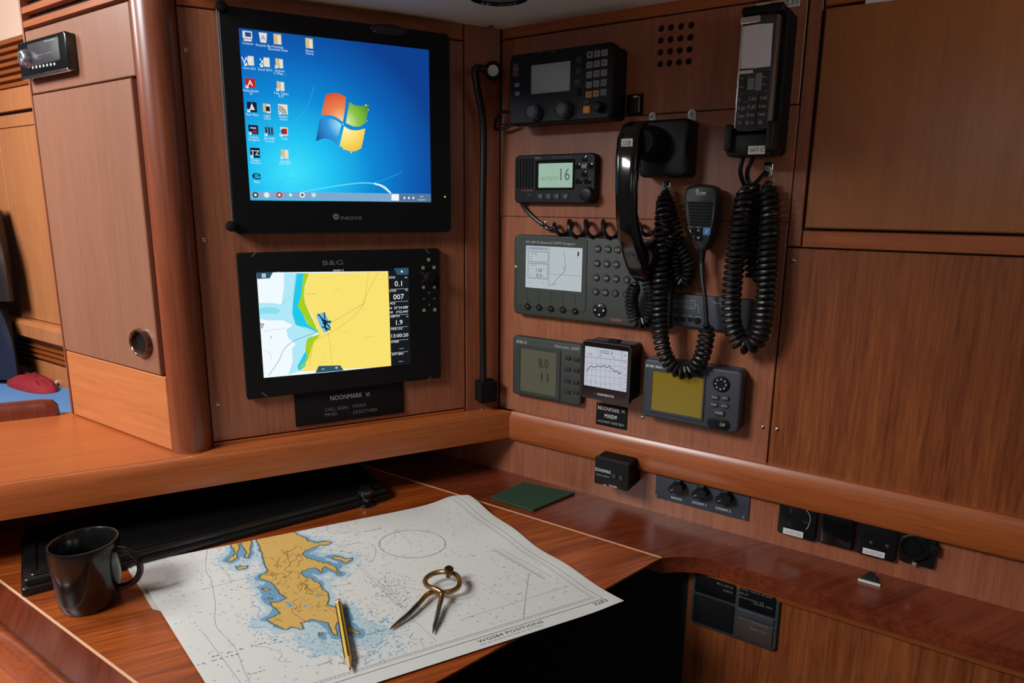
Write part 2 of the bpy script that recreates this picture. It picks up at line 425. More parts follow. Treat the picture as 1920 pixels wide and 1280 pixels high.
# ---- cabinet on the left
kR = K.at(326, 853)[0]-.002; kL = (K.at(141, 779)[0]+K.at(98, 480)[0]+K.at(40, 80)[0])/3
kd0 = K.at(135, 661)[1]; kd0b = K.at(300, 703)[1]; kdv = (kd0+kd0b)/2
kdL = (K.at(56, 176)[0]+K.at(127, 659)[0])/2; kdR = (K.at(243, 147)[0]+K.at(304, 704)[0])/2
kdt = (K.at(60, 176)[1]+K.at(240, 147)[1])/2; kg = (K.at(45, 58)[1]+K.at(232, 3)[1])/2
kb = st(M().box(kL, kR, VT+.001, .45, -.25, -.012, GAP).build('wall_cabinet', mw=K.mat()))
panel(kb, kdL+.001, kR, kdt, kg, W_FINE, w0=-.012, name='upper_panel')
panel(kb, kdL+.001, kR, VT+.002, kdv, W_APRON, w0=-.012, name='lower_panel')
panel(kb, kL, kdL, VT+.002, .45, W_RAILV, w0=-.012, w1=.002, name='edge_stile', g=.0006)
panel(kb, kdR+.006, kR, kdv, kdt, W_RAILV, w0=-.012, w1=-.006, name='frame_stile', g=.0006)
kdo = st(M().box(kdL+.002, kdR, kdv+.0015, kdt-.0015, -.011, .001, W_FINE, .0015).build('door_2', mw=K.mat()))
# finger pull ring let into the door
d = Dev('finger_pull', 'K', [(250, 616), (286, 616), (286, 668), (250, 668)], .001, 'oval brown ring finger pull with a dark hole, low on the cabinet door', 'door pull')
ru = (d.u1-d.u0)/2; rv = (d.v1-d.v0)/2
m = M(); prof = [(1.0, .001), (1.0, .006), (.93, .009), (.84, .0095), (.78, .008), (.74, .0015)]
rings = [[(ru*k*math.cos(2*math.pi*i/36), rv*k*math.sin(2*math.pi*i/36), w) for i in range(36)] for k, w in prof]
m.loft(rings, plastic('brown_bronze', (92, 58, 44), .25, metal=.6, coat=.4), cap0=False, cap1=False); d.part('ring', m)
m = M(); m.loft([[(ru*.76*math.cos(2*math.pi*i/36), rv*.76*math.sin(2*math.pi*i/36), w) for i in range(36)] for w in (.001, .0016)], BLKM); d.part('hole', m)
# louvre slats above
d = Dev('louvre_vent', 'K', [(32, 30), (235, -30), (235, 3), (45, 58)], .0, 'wooden louvre slats above the car stereo panel', 'vent')
ul, ur = kdL-d.uc+.002, kR-d.uc-.002; v = kg-d.vc+.004
for k in range(5):
    m = M(); m.loft([[(u, v, -.010), (u, v+.001, .001), (u, v+.011, .001), (u, v+.013, -.002), (u, v+.014, -.010)] for u in (ul, ur)], W_RAIL, sm=False)
    d.part('slat', m); v += .023
# ---- deckhead
cl = M(); cl.box(-1.6, 2.2, -2.0, .01, -.02, 0, CREAM)
CP = Plane(CORNER+Vector((0, 0, VC)), U1, N1)   # normal points down
m = M(); m.loft([[(-.5, -.02, 0), (1.9, -.02, 0), (1.9, 2.2, 0), (-.5, 2.2, 0)], [(-.5, -.02, -.02), (1.9, -.02, -.02), (1.9, 2.2, -.02), (-.5, 2.2, -.02)]], CREAM, sm=False)
m.v = [(a-(.25 if a > 1 else .0), b, c) for a, b, c in m.v]
cb = M(); 
def inw(p): return tuple(p)
c0 = CORNER-EYE
pts = [CORNER+U1*.02-U2*.0-N1*-.02, ]
pl_ = [CORNER-U1*.55-N1*.01, CORNER-N1*.01-N2*.01, CORNER+U2*1.9-N2*.01, CORNER+U2*1.9+Vector((-1.2, -1.6, 0)), CORNER-U1*.55+Vector((.3, -1.35, 0))]
cb.loft([[(p.x, p.y, 1.31+VC) for p in pl_], [(p.x, p.y, 1.31+VC+.03) for p in pl_]], CREAM, sm=False)
st(cb.build('ceiling'))
# ---- sole
m = M(); m.box(-3.2, 2.6, -2.4, 3.4, -.03, 0, plastic('shaded_sole', (24, 14, 10), .7)); st(m.build('floor'))  # near-black colour carries the shade under the table

# ================================================================ CHART TABLE
TT = .028
def t2(px, py, z=0): a = T.at(px, py, z); return (a[0], a[1])
def ext(a, b, k): return (a[0]+(b[0]-a[0])*k, a[1]+(b[1]-a[1])*k)
i0, i1 = t2(845, 920), t2(1240, 1045)
# keep the inlay exactly parallel to the right bulkhead
dirR = Vector((U2.dot(U1), U2.dot(-N1)))
def along(p, s): return (p[0]+dirR.x*s, p[1]+dirR.y*s)
q = ((Vector(i0)-Vector(i1)).dot(dirR)); i0 = along(i1, q)
back = RW
def toback(p): return along(p, (back-p[1])/dirR.y)
ib = toback(i1); e1 = t2(815, 1280); e2 = ext(i1, e1, 1.45)
l1 = t2(150, 1201); lb = toback(l1); lf = along(l1, .42)
tb = M(); tp = [ib, i1, e2, (lf[0]+.10, lf[1]-.02), lf, lb]
fe = (Vector(e2)-Vector(i1)).normalized(); fi = Vector((fe.y, -fe.x)); fi = fi if fi.dot(Vector(lb)-Vector(i1)) > 0 else -fi
tlo = [ib, tuple(Vector(i1)+fi*.03), tuple(Vector(e2)+fi*.03), (lf[0]+.08, lf[1]), lf, lb]
tb.loft([[(*p, -TT) for p in tlo[::-1]], [(*p, -.003) for p in tp[::-1]], [(*p, 0) for p in tp[::-1]]], W_DESK, sm=False)
table = empty('chart_table', T.mat(), 'brown varnished chart table with pale inlay lines, under the chart', 'table')
tb.build('tabletop', table)
# ledge between inlay and right bulkhead
corn = along(i1, 0); wallp = (.0, .0)
def fromR(w, s): # point at distance w off the right bulkhead, s along it, in table coordinates
    p = CORNER+N2*w+U2*s-CORNER; return (p.dot(U1), p.dot(-N1))
def Rs(p): P3 = U1*p[0]-N1*p[1]; return (P3.dot(U2), P3.dot(N2))
s1, w1_ = Rs(i1); sb, _ = Rs(ib); s2, w2_ = Rs(t2(1320, 1048)); WL = Rs(t2(1700, 1157))[1]
lg = [fromR(-.002, -.26), fromR(-.002, 1.9), fromR(WL, 1.9), fromR(WL, s2+.03)]
for k in range(1, 9):
    a = k/9; lg.append(fromR(WL+(w1_-WL)*(a**2.2)*1.0, s2+.03+(s1-s2-.03)*a))
lg += [fromR(w1_, s1), fromR(w1_, sb), ]
lg = lg[:]
m = M(); m.prism(lg, -TT, -.0002, wood('teak_ledge_top', (84, 32, 14), (134, 60, 34), 'u', scale=.8, rough=.26, coat=.45, contrast=1.2), bev=.0015); m.build('fixed_ledge', table)
m = M(); hw = .0016
a_, b_ = Rs(i1)
m.prism([fromR(w1_-hw, s1), fromR(w1_+hw, s1), fromR(w1_+hw, sb), fromR(w1_-hw, sb)], -.002, .0004, INLAY); m.build('inlay_strip', table)
sl, wl_ = Rs(l1); slb, _ = Rs(lb)
m = M(); m.prism([fromR(wl_-hw, sl+.42), fromR(wl_+hw, sl+.42), fromR(wl_+hw, slb), fromR(wl_-hw, slb)], -.002, .0004, INLAY); m.build('inlay_strip', table)
wf = Rs(t2(65, 1225))[1]
m = M(); m.prism([fromR(wl_, sl+.42), fromR(wf, sl+.42), fromR(wf, slb-.03), fromR(wl_, slb)], -TT, -.0003, W_LEDGE, bev=.0008); m.build('end_strip', table)
# rounded fiddle at the left end of the table and the wood beyond it
m = M(); prof = [(0, -.03), (0, .002), (.003, .008), (.010, .011), (.018, .009), (.023, .002), (.024, -.03)]
m.loft([[(*fromR(wf+a, s), b) for a, b in prof] for s in (slb-.03, sl+.42)], wood('teak_fiddle', (120, 52, 26), (168, 84, 46), 'u', rough=.15, coat=.9), sm=True); m.build('fiddle', table)
m = M(); m.prism([fromR(wf+.024, sl+.42), fromR(wf+.5, sl+.42), fromR(wf+.5, slb-.3), fromR(wf+.024, slb-.03)], -.06, -.022, W_CTR); st(m.build('trim_4', mw=T.mat()))
# panel below the ledge, shade painted on its left end
usp = R.at(1290, 1100, WL-.012)[0]
m = M(); m.box(s1-.5, usp, DZ-.75, DZ-TT, WL-.03, WL-.013, plastic('shaded_well', (18, 10, 8), .8)); m.box(usp, 1.9, DZ-.75, DZ-TT, WL-.03, WL-.012, W_PANEL2); lw = st(m.build('wall_below_ledge', mw=R.mat()))
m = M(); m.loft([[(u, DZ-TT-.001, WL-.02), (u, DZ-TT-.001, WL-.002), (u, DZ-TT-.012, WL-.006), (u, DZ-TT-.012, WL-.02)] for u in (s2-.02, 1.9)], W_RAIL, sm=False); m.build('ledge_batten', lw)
# wall of the foot well, its darkness put into the colour as shade
m = M(); m.box(-1.2, .9, -1.31, DZ-TT-.002, -.02, 0, plastic('shaded_well', (18, 10, 8), .8)); st(m.build('wall_foot_well', mw=L.mat()))

# ================================================================ INSTRUMENTS ON THE LEFT BULKHEAD
# ---- desktop monitor
X = cr(400, 0, .3516)
d = Dev('monitor', 'L', [(421, 6), (843, 67), (846, 437), (427, 436)], .022, 'large black flat monitor showing a blue desktop with a four-colour window flag', 'monitor')
scr = d.rect([(447.5, 51), (805.5, 94), (808, 380), (469, 374)])
m = M(); m.rbox(d.u0, d.u1, d.v0, d.v1, 0, .0195, BLK, r=.008, bev=.001)
m.frame((d.u0, d.u1, d.v0, d.v1), (scr[0], scr[1], scr[2], scr[3]), .0195, .022, BLK, ro=.008, ri=.0006, bev=.0012)
lx, ly = d.p(X(655, 1155)); hg = d.h(X(655, 1155), 7)
m.disc(lx, ly, .0055, .022, .0222, DIMI); m.text('AG', lx, ly, .0224, .0035, BLK)
a = d.p(X(680, 1158)); b = d.p(X(792, 1158)); m.text('neovo', (a[0]+b[0])/2, a[1], .0223, .009, DIMI, width=b[0]-a[0])
d.part('housing', m)
# desktop picture
sm_ = bpy.data.materials.new('desktop_picture'); sm_.use_nodes = True; nt = sm_.node_tree; N = nt.nodes.new; bs = nt.nodes['Principled BSDF']
bs.inputs['Base Color'].default_value = (0, 0, 0, 1); bs.inputs['Roughness'].default_value = .3; bs.inputs['Specular IOR Level'].default_value = .3
tc = N('ShaderNodeTexCoord'); uc_, vc_ = (scr[0]*.72+scr[1]*.28), (scr[2]*.66+scr[3]*.34)
def grad(cx, cy, sx, sy):
    mp = N('ShaderNodeMapping'); mp.vector_type = 'POINT'; mp.inputs['Scale'].default_value = (1/sx, 1/sy, 0); mp.inputs['Location'].default_value = (-cx/sx, -cy/sy, 0)
    nt.links.new(tc.outputs['Object'], mp.inputs['Vector']); g = N('ShaderNodeVectorMath'); g.operation = 'LENGTH'; nt.links.new(mp.outputs['Vector'], g.inputs[0]); return g.outputs['Value']
W_ = scr[1]-scr[0]; H_ = scr[3]-scr[2]
cr1 = N('ShaderNodeValToRGB'); e = cr1.color_ramp.elements
e[0].position = 0; e[0].color = (*lin((64, 226, 252)), 1); e[1].position = 1; e[1].color = (*lin((6, 62, 142)), 1)
for p_, c_ in ((.22, (32, 196, 244)), (.5, (8, 136, 212)), (.75, (6, 96, 182))):
    x = e.new(p_); x.color = (*lin(c_), 1)
nt.links.new(grad(scr[0]+W_*.22, scr[2]+H_*.17, W_*.86, H_*.95), cr1.inputs['Fac']); nt.links.new(cr1.outputs['Color'], bs.inputs['Emission Color']); bs.inputs['Emission Strength'].default_value = 1.0
m = M(); m.poly([(scr[0]-.001, scr[2]-.001, .0202), (scr[1]+.001, scr[2]-.001, .0202), (scr[1]+.001, scr[3]+.001, .0202), (scr[0]-.001, scr[3]+.001, .0202)], sm_)
def P_(m, pts, mat, w): m.poly([d.p3(X(*q), w) if True else 0 for q in pts][::-1], mat)
def rb(m, pts, wd, w, mat): m.ribbon([tuple(v)[:2] for v in catmull([(*d.p(X(*q)), 0) for q in pts], 8)], wd, w, mat)
G = lambda n, c, s=1.0: glow(n, c, s)
sky_l = G('screen_swoosh', (96, 214, 250)); sky_l2 = G('screen_swoosh_soft', (50, 190, 240)); gw = G('screen_white', (236, 246, 252))
rb(m, [(225, 880), (330, 800), (430, 660), (500, 570), (540, 460)], .0006, .0203, sky_l2)
rb(m, [(200, 950), (300, 890), (430, 820), (560, 760)], .0006, .0203, sky_l2)
rb(m, [(480, 1022), (600, 1000), (700, 985), (800, 975), (880, 985), (945, 1028)], .0022, .0203, sky_l)
rb(m, [(860, 978), (910, 995), (948, 1030)], .0028, .0204, gw)
rb(m, [(850, 975), (920, 955), (1010, 915)], .0006, .0203, sky_l2)
rb(m, [(340, 1010), (370, 965), (410, 950), (460, 965), (500, 1010)], .0006, .0203, sky_l2)
# flag of four panes
fc = d.p(X(693, 658))
def pane_mat(name, cols):
    global nt, bs, N, tc
    keep = (nt, bs, N, tc); pmt = bpy.data.materials.new(name); pmt.use_nodes = True; nt = pmt.node_tree; N = nt.nodes.new; bs = nt.nodes['Principled BSDF']; tc = N('ShaderNodeTexCoord')
    bs.inputs['Base Color'].default_value = (0, 0, 0, 1); bs.inputs['Emission Strength'].default_value = 1
    r_ = N('ShaderNodeValToRGB'); e_ = r_.color_ramp.elements; e_[0].color = (*lin(cols[0]), 1); e_[1].position = .95; e_[1].color = (*lin(cols[2]), 1); x_ = e_.new(.45); x_.color = (*lin(cols[1]), 1)
    nt.links.new(grad(fc[0], fc[1], .058, .058), r_.inputs['Fac']); nt.links.new(r_.outputs['Color'], bs.inputs['Emission Color']); out = pmt
    nt, bs, N, tc = keep; return out
def pane(pts, mat, w=.0204): m.poly([(*tuple(v)[:2], w) for v in catmull([(*d.p(X(*q)), 0) for q in pts+[pts[0]]], 5)[:-1]][::-1], mat)
def pane2(top, right, bottom, left, mat):
    P = []
    for seg in (top, right, bottom, left): P += [tuple(v)[:2] for v in catmull([(*d.p(X(*q)), 0) for q in seg], 6)][:-1] if len(seg) > 2 else [d.p(X(*seg[0]))]
    m.poly([(*p, .0204) for p in P][::-1], mat)
pane2([(601, 507), (625, 497), (665, 496), (708, 516)], [(708, 516), (703, 580), (692, 650)], [(692, 650), (655, 624), (620, 613), (578, 614)], [(578, 614), (587, 560), (601, 507)], pane_mat('pane_red', ((254, 214, 160), (238, 130, 80), (206, 64, 32))))
pane2([(727, 543), (757, 560), (795, 564), (833, 553)], [(833, 553), (824, 605), (812, 656)], [(812, 656), (780, 674), (745, 672), (708, 655)], [(708, 655), (717, 600), (727, 543)], pane_mat('pane_green', ((236, 246, 180), (140, 196, 70), (56, 130, 40))))
pane2([(568, 637), (605, 629), (650, 638), (685, 662)], [(685, 662), (672, 712), (660, 766)], [(660, 766), (625, 744), (590, 738), (548, 752)], [(548, 752), (557, 695), (568, 637)], pane_mat('pane_blue', ((170, 240, 255), (50, 150, 220), (10, 70, 140))))
pane2([(698, 672), (730, 690), (770, 694), (812, 684)], [(812, 684), (802, 738), (790, 790)], [(790, 790), (755, 806), (715, 802), (675, 777)], [(675, 777), (686, 725), (698, 672)], pane_mat('pane_yellow', ((255, 250, 205), (250, 226, 110), (236, 176, 40))))
for q, r_ in (((815, 560), .0016), ((828, 585), .0012), ((697, 795), .0011), ((736, 812), .0014), ((693, 662), .0012), ((820, 645), .001)):
    u, v = d.p(X(*q)); m.poly([(u-r_, v, .0206), (u, v-r_, .0206), (u+r_, v, .0206), (u, v+r_, .0206)], gw)
# task bar
P_(m, [(194, 1019), (1160, 1035), (1161, 1080), (197, 1060)], G('task_bar', (124, 168, 206)), .0205)
P_(m, [(950, 1033), (1160, 1036), (1161, 1078), (950, 1072)], G('task_tray', (84, 116, 152)), .0206)
P_(m, [(950, 1034), (990, 1035), (990, 1070), (950, 1069)], gw, .0207)
for x_, c_ in ((225, (20, 70, 70)), (285, (210, 224, 240)), (352, (160, 70, 60)), (412, (90, 190, 220)), (475, (230, 230, 230)), (536, (140, 200, 230))):
    u, v = d.p(X(x_, 1039)); r_ = .0048; m.loft([[(u+r_*math.cos(k*math.pi/6), v+r_*math.sin(k*math.pi/6), .0208) for k in range(12)]], G('task_%d' % x_, c_), cap0=False)
    m.loft([[(u+r_*.45*math.cos(k*math.pi/6), v+r_*.45*math.sin(k*math.pi/6), .0209) for k in range(12)]], gw if x_ != 475 else G('task_ink', (40, 60, 90)), cap0=False)
for x_ in (1020, 1044, 1068):
    u, v = d.p(X(x_, 1055)); m.poly([(u-.0015, v-.002, .0208), (u+.0015, v-.002, .0208), (u+.0015, v+.002, .0208), (u-.0015, v+.002, .0208)], gw)
for y_, t_ in ((1048, '13:01'), (1065, '12/10/2017')):
    u, v = d.p(X(1112, y_)); m.text(t_, u, v, .0208, .0025, gw)
# icons: (x, y, colour, glyph, lines)
paper = G('icon_paper', (226, 222, 206)); ink = G('icon_dark', (14, 28, 54)); fold = G('icon_folder', (214, 186, 128)); txt = G('icon_text', (206, 228, 244)); icr = G('icon_red', (190, 30, 28))
ic = [(182, 188, 'pc', ['Computer']), (266, 200, 'bin', ['Recycle Bin']), (343, 208, 'fold', ['Noonmark', 'Essential Data']), (512, 230, 'fold2', ['Maxsea', 'Charts']),
      (190, 322, 'W', ['Word 2013']), (275, 330, 'X', ['Excel 2013']), (353, 336, 'pap', ['Deckman', 'C-Map ...']), (197, 442, 'A', ['Adobe Reader', 'XI']), (360, 458, 'pap', ['Tide Tables', 'B_PC']),
      (206, 570, 'N', ['Sail Plan']), (286, 576, 'pap2', ['Light', 'Lists']), (372, 582, 'arc', ['Weather', 'Viewer']), (214, 690, 'mec', ['Deckman', 'Insights']), (298, 698, 'grid', ['B&G NMEA', 'Console']),
      (378, 700, 'red', ['Tides']), (223, 814, 'TZ', ['MaxSea', 'TimeZero']), (382, 820, 'pap', ['Noonmark', 'Mail 2017']), (230, 930, 'e', ['Maps'])]
def sq(u, v, a, b, w, mat): m.poly([(u-a, v-b, w), (u+a, v-b, w), (u+a, v+b, w), (u-a, v+b, w)], mat)
for x_, y_, k_, ls in ic:
    u, v = d.p(X(x_, y_)); s_ = .0074
    if k_ == 'pc': sq(u, v+.001, s_*.95, s_*.75, .0206, paper); sq(u+.001, v+.0015, s_*.6, s_*.45, .0207, G('icon_blue', (30, 70, 150))); sq(u, v-.007, s_*.8, .0015, .0206, paper)
    elif k_ == 'bin': m.poly([(u-s_*.6, v-s_, .0206), (u+s_*.6, v-s_, .0206), (u+s_*.85, v+s_, .0206), (u-s_*.85, v+s_, .0206)], paper); m.text('A', u, v, .0207, .007, G('icon_teal', (60, 120, 170)))
    elif k_ in ('fold', 'fold2'): sq(u, v, s_*.8, s_*1.05, .0206, fold); sq(u+s_*.35, v-.001, s_*.35, s_*.9, .0207, paper)
    elif k_ in ('W', 'X'): sq(u+s_*.4, v, s_*.6, s_*.95, .0206, paper); m.text(k_, u-s_*.5, v, .0207, .010, G('icon_w', (225, 235, 245)))
    elif k_ in ('pap', 'pap2'):
        m.poly([(u-s_*.8, v-s_*.7, .0206), (u-s_*.1, v-s_, .0206), (u-s_*.1, v+s_*.9, .0206), (u-s_*.8, v+s_, .0206)], fold); sq(u+s_*.35, v-.0006, s_*.4, s_*.95, .0207, paper)
        if k_ == 'pap2': sq(u+s_*.2, v-.001, s_*.4, s_*.5, .0208, ink)
    elif k_ == 'A': sq(u, v, s_, s_*.95, .0206, icr); m.text('A', u, v, .0207, .009, gw)
    elif k_ == 'N': sq(u, v, s_, s_*1.05, .0206, ink); m.poly([(u-s_*.5, v-s_*.6, .0207), (u+s_*.6, v-s_*.6, .0207), (u, v+s_*.8, .0207)], paper)
    elif k_ == 'arc':
        sq(u, v, s_, s_*1.05, .0206, paper)
        for r_ in (.4, .8, 1.2, 1.6): m.ribbon([(u-s_+s_*r_*math.cos(a_), v-s_+s_*r_*math.sin(a_)) for a_ in np.linspace(.05, 1.5, 7)], .0012, .0207, ink)
    elif k_ == 'mec': sq(u, v, s_, s_*.95, .0206, ink); m.text('max', u, v+.003, .0207, .004, gw); sq(u+.002, v-.0035, .003, .002, .0207, icr)
    elif k_ == 'grid':
        sq(u, v, s_, s_, .0206, G('icon_cyan', (70, 150, 190)))
        for i in range(3): sq(u-s_*.6+i*s_*.6, v, s_*.15, s_*.8, .0207, ink)
    elif k_ == 'red': sq(u, v, s_*.8, s_*.9, .0206, paper); sq(u+.001, v, s_*.5, s_*.6, .0207, icr); sq(u-.003, v-.001, .002, .004, .0208, G('icon_blue', (30, 70, 150)))
    elif k_ == 'TZ': sq(u, v, s_, s_*1.05, .0206, ink); m.text('TZ', u, v, .0207, .0075, gw)
    elif k_ == 'e': m.text('e', u, v, .0207, .015, ink, width=.014)
    if k_ in ('W', 'X', 'A', 'N', 'mec', 'TZ', 'pap', 'grid', 'red', 'arc'): sq(u-s_*.7, v-s_*.8, .0022, .0022, .0209, gw); m.poly([(u-s_*.7-.0015, v-s_*.8-.001, .02095), (u-s_*.7+.0012, v-s_*.8+.0014, .02095), (u-s_*.7-.0012, v-s_*.8+.0014, .02095)], ink)
    for i, t_ in enumerate(ls): m.text(t_, u, v-.0115-.0042*i, .0207, .0036, txt, width=len(t_)*.0021)
d.part('screen', m)
u, v = d.p(X(1235, 1049)); d.part('power_light', M().disc(u, v, .0016, .022, .0226, G('led_green', (150, 220, 60), 1.2)))
# oval grip recess at the top, studs at the corners, pale cover strip along the left edge
u, v = d.p(X(938, 160)); m = M(); m.loft([[(u+.034*k*math.cos(a_), v+.009*k*math.sin(a_)+.0, w) for a_ in np.linspace(0, 2*math.pi, 28, endpoint=False)] for k, w in ((1, .022), (.92, .0232), (.8, .0226))], BLKG); d.part('top_button', m)
for q in (X(85, 1207), (411, 12)):
    u, v = d.p(q); m = M(); m.lathe([(.0085, .010), (.0085, .026), (.0065, .030), (.003, .031)], BLKM, n=20, c=(u+.003, v, 0)); d.part('mounting_stud', m)
m = M(); m.rbox(d.u0-.0025, d.u0-.0002, d.v0+.01, d.v1-.004, .012, .0205, plastic('grey_edge', (92, 84, 80), .4), r=.0008, bev=.0005); d.part('edge_trim', m)

# ---- chart plotter
X = cr(430, 440, .2969)
d = Dev('chart_plotter', 'L', [(443, 473), (825, 467), (826, 713), (463, 744)], .012, 'black chart plotter showing a yellow and blue sea chart, below the monitor', 'chart plotter')
scr = d.rect([X(170, 235), X(1132, 208), X(1145, 820), X(218, 905)])
m = M(); m.rbox(d.u0, d.u1, d.v0, d.v1, 0, .010, BLK, r=.004, bev=.001)
m.frame((d.u0, d.u1, d.v0, d.v1), scr, .010, .012, BLKM, ro=.004, ri=.0006, bev=.001)
a = d.p(X(590, 177)); b = d.p(X(718, 174)); m.text('B&G', (a[0]+b[0])/2, (a[1]+b[1])/2, .0122, .0085, DIMI, width=b[0]-a[0])
d.part('housing', m)
m = M()
cream_ = G('map_yellow', (250, 226, 112)); whit = G('map_white', (240, 250, 255)); cy1 = G('map_cyan', (30, 200, 232)); cy2 = G('map_pale', (176, 232, 248)); gr = G('map_green', (166, 206, 30)); bk_ = G('map_black', (8, 10, 14)); tl = G('map_teal', (44, 82, 102)); mi = G('map_ink', (120, 130, 110)); rd_ = G('map_road', (226, 196, 80)); wt = G('map_text', (235, 240, 245))
z0 = .0103
m.poly([(scr[0]-.001, scr[2]-.001, z0), (scr[1]+.001, scr[2]-.001, z0), (scr[1]+.001, scr[3]+.001, z0), (scr[0]-.001, scr[3]+.001, z0)], bk_)
P_(m, [(172, 238), (1003, 230), (1022, 832), (218, 903)], whit, z0+.0001)
P_(m, [(345, 240), (470, 245), (470, 400), (520, 560), (560, 610), (520, 640), (480, 720), (440, 860), (372, 885), (400, 800), (395, 720), (420, 690), (370, 650), (360, 600), (400, 570), (340, 540), (240, 540), (190, 530), (185, 430), (270, 430), (330, 440), (345, 330)], cy2, z0+.0002)
P_(m, [(425, 243), (470, 243), (462, 370), (440, 440), (490, 560), (560, 600), (560, 620), (500, 590), (420, 570), (398, 500), (400, 440)], cy1, z0+.0003)
P_(m, [(560, 630), (500, 650), (478, 740), (430, 830), (440, 860), (480, 830), (500, 750), (520, 680)], cy1, z0+.0003)
P_(m, [(180, 470), (230, 455), (300, 462), (325, 480), (290, 500), (230, 495), (190, 505)], G('map_cyan_pale', (140, 222, 236)), z0+.0003)
P_(m, [(500, 243), (1003, 233), (1022, 830), (440, 864), (480, 830), (498, 760), (520, 690), (560, 640), (560, 600), (530, 530), (490, 450), (468, 380)], cream_, z0+.0003)
P_(m, [(468, 243), (502, 243), (478, 320), (470, 380), (480, 430), (505, 490), (540, 560), (560, 610), (500, 570), (470, 510), (432, 450), (455, 380)], gr, z0+.0004)
P_(m, [(578, 628), (530, 640), (490, 660), (480, 720), (490, 760), (478, 800), (440, 840), (470, 830), (500, 780), (520, 710), (530, 680)], gr, z0+.0004)
for pts, w_, mt in (([(880, 240), (865, 340), (848, 440), (780, 520), (700, 580), (600, 640), (540, 670), (520, 740), (505, 830)], .0012, rd_), ([(940, 240), (890, 330), (845, 430), (830, 470)], .0005, mi), ([(625, 620), (640, 720), (650, 815)], .0004, mi),
                     ([(640, 560), (740, 500), (850, 435)], .0005, mi), ([(250, 888), (310, 800), (350, 720), (420, 665), (560, 615)], .0006, bk_), ([(215, 610), (360, 590)], .0003, mi), ([(420, 243), (415, 300), (400, 380), (330, 440)], .0003, mi), ([(410, 560), (470, 590), (540, 620)], .0003, mi),
                     ([(470, 250), (440, 300), (425, 360), (400, 420)], .0003, mi), ([(480, 370), (545, 372)], .0003, mi), ([(225, 730), (260, 750), (265, 785)], .0003, mi), ([(270, 640), (258, 655)], .0008, bk_)):
    rb(m, pts, w_, z0+.0006, mt)
P_(m, [(548, 505), (600, 488), (640, 560), (632, 600), (600, 620), (570, 570)], G('map_marina', (110, 190, 230)), z0+.0005)
for pts in ([(560, 500), (640, 590)], [(580, 520), (620, 610)], [(600, 490), (610, 600)], [(590, 560), (645, 545)], [(585, 580), (640, 600)], [(600, 540), (640, 555)]): rb(m, pts, .002, z0+.0007, bk_)
P_(m, [(195, 560), (220, 562), (205, 595)], bk_, z0+.0006); P_(m, [(201, 565), (214, 566), (205, 586)], whit, z0+.0007)
for x_, y_, n_ in ((610, 268, 12), (680, 342, 8), (515, 373, 9), (755, 465, 7), (860, 468, 10), (885, 643, 13), (740, 610, 5), (600, 760, 4), (600, 800, 8), (700, 802, 6)): u, v = d.p(X(x_, y_)); m.text('-'*n_, u, v, z0+.0007, .003, mi, width=n_*.0014)
P_(m, [(1003, 230), (1134, 208), (1145, 820), (1022, 832)], G('map_side', (20, 24, 28)), z0+.0005)
P_(m, [(172, 236), (275, 236), (255, 275), (176, 279)], tl, z0+.0008); P_(m, [(1038, 212), (1133, 208), (1134, 250), (1062, 254)], tl, z0+.0008); P_(m, [(565, 828), (700, 824), (722, 856), (543, 872)], tl, z0+.0008)
for i in range(3):
    for j in range(3): u, v = d.p(X(209+9*i, 249+9*j)); sq(u, v, .0009, .0009, z0+.001, wt)
u, v = d.p(X(1090, 232)); sq(u, v, .0016, .0018, z0+.001, wt)
u, v = d.p(X(592, 848)); sq(u, v, .0022, .0005, z0+.001, wt); u, v = d.p(X(677, 840)); sq(u, v, .0025, .0005, z0+.001, wt); sq(u, v, .0005, .0022, z0+.001, wt)
for x_, y_, t_, hp, al in ((1010, 270, 'SOG', 5, 'l'), (1124, 268, 'kn', 4, 'r'), (1068, 308, '0.1', 12, 'c'), (1012, 354, 'COG', 5, 'l'), (1126, 350, '°M', 4, 'r'), (1070, 391, '007', 12, 'c'), (1016, 435, 'POS', 5, 'l'), (1072, 460, 'N  55°54.588\'', 5.5, 'c'), (1072, 487, 'W   4°52.444\'', 5.5, 'c'),
                           (1018, 517, 'DEPTH', 5, 'l'), (1130, 514, 'm', 4, 'r'), (1074, 553, '1.9', 11, 'c'), (1020, 597, 'TIME LOC', 4.5, 'l'), (1078, 635, '13:00:20', 8, 'c'), (1023, 678, 'UTEER', 4.5, 'l'), (1088, 716, '---.-', 5, 'c'), (1026, 757, 'WPT BRG', 4.5, 'l'), (1084, 797, '---.-', 5, 'c')):
    u, v = d.p(X(x_, y_)); m.text(t_, u, v, z0+.001, hp*.00083, wt, align=al, width=(.036 if hp == 5.5 else (.033 if t_[:2] == '13' else None)))
for y_ in (342, 422, 505, 583, 665, 742): u, v = d.p(X(1075, y_)); sq(u, v, .017, .0002, z0+.001, wt)
for x_, t_ in ((310, '+0.0'), (690, 'NOON 1.2'),): u, v = d.p(X(x_, 236 if x_ < 500 else 229)); m.text(t_, u, v+.0012, z0+.0011, .0028, wt)
d.part('screen', m)
m = M()
for x_, y_, r_ in ((1258, 157, 4), (1223, 208, 4), (1292, 206, 4), (1226, 332, 3.5), (1295, 330, 3.5), (1229, 476, 4), (1297, 473, 4)):
    u, v = d.p(X(x_, y_)); r_ *= .00075; sq(u, v, r_, r_, .0123, plastic('key_glyph', (150, 160, 110), .5))
for x_, y_ in ((1260, 366), (1229, 405), (1294, 403), (1262, 442)): u, v = d.p(X(x_, y_)); sq(u, v, .0008, .0008, .0123, WHT)
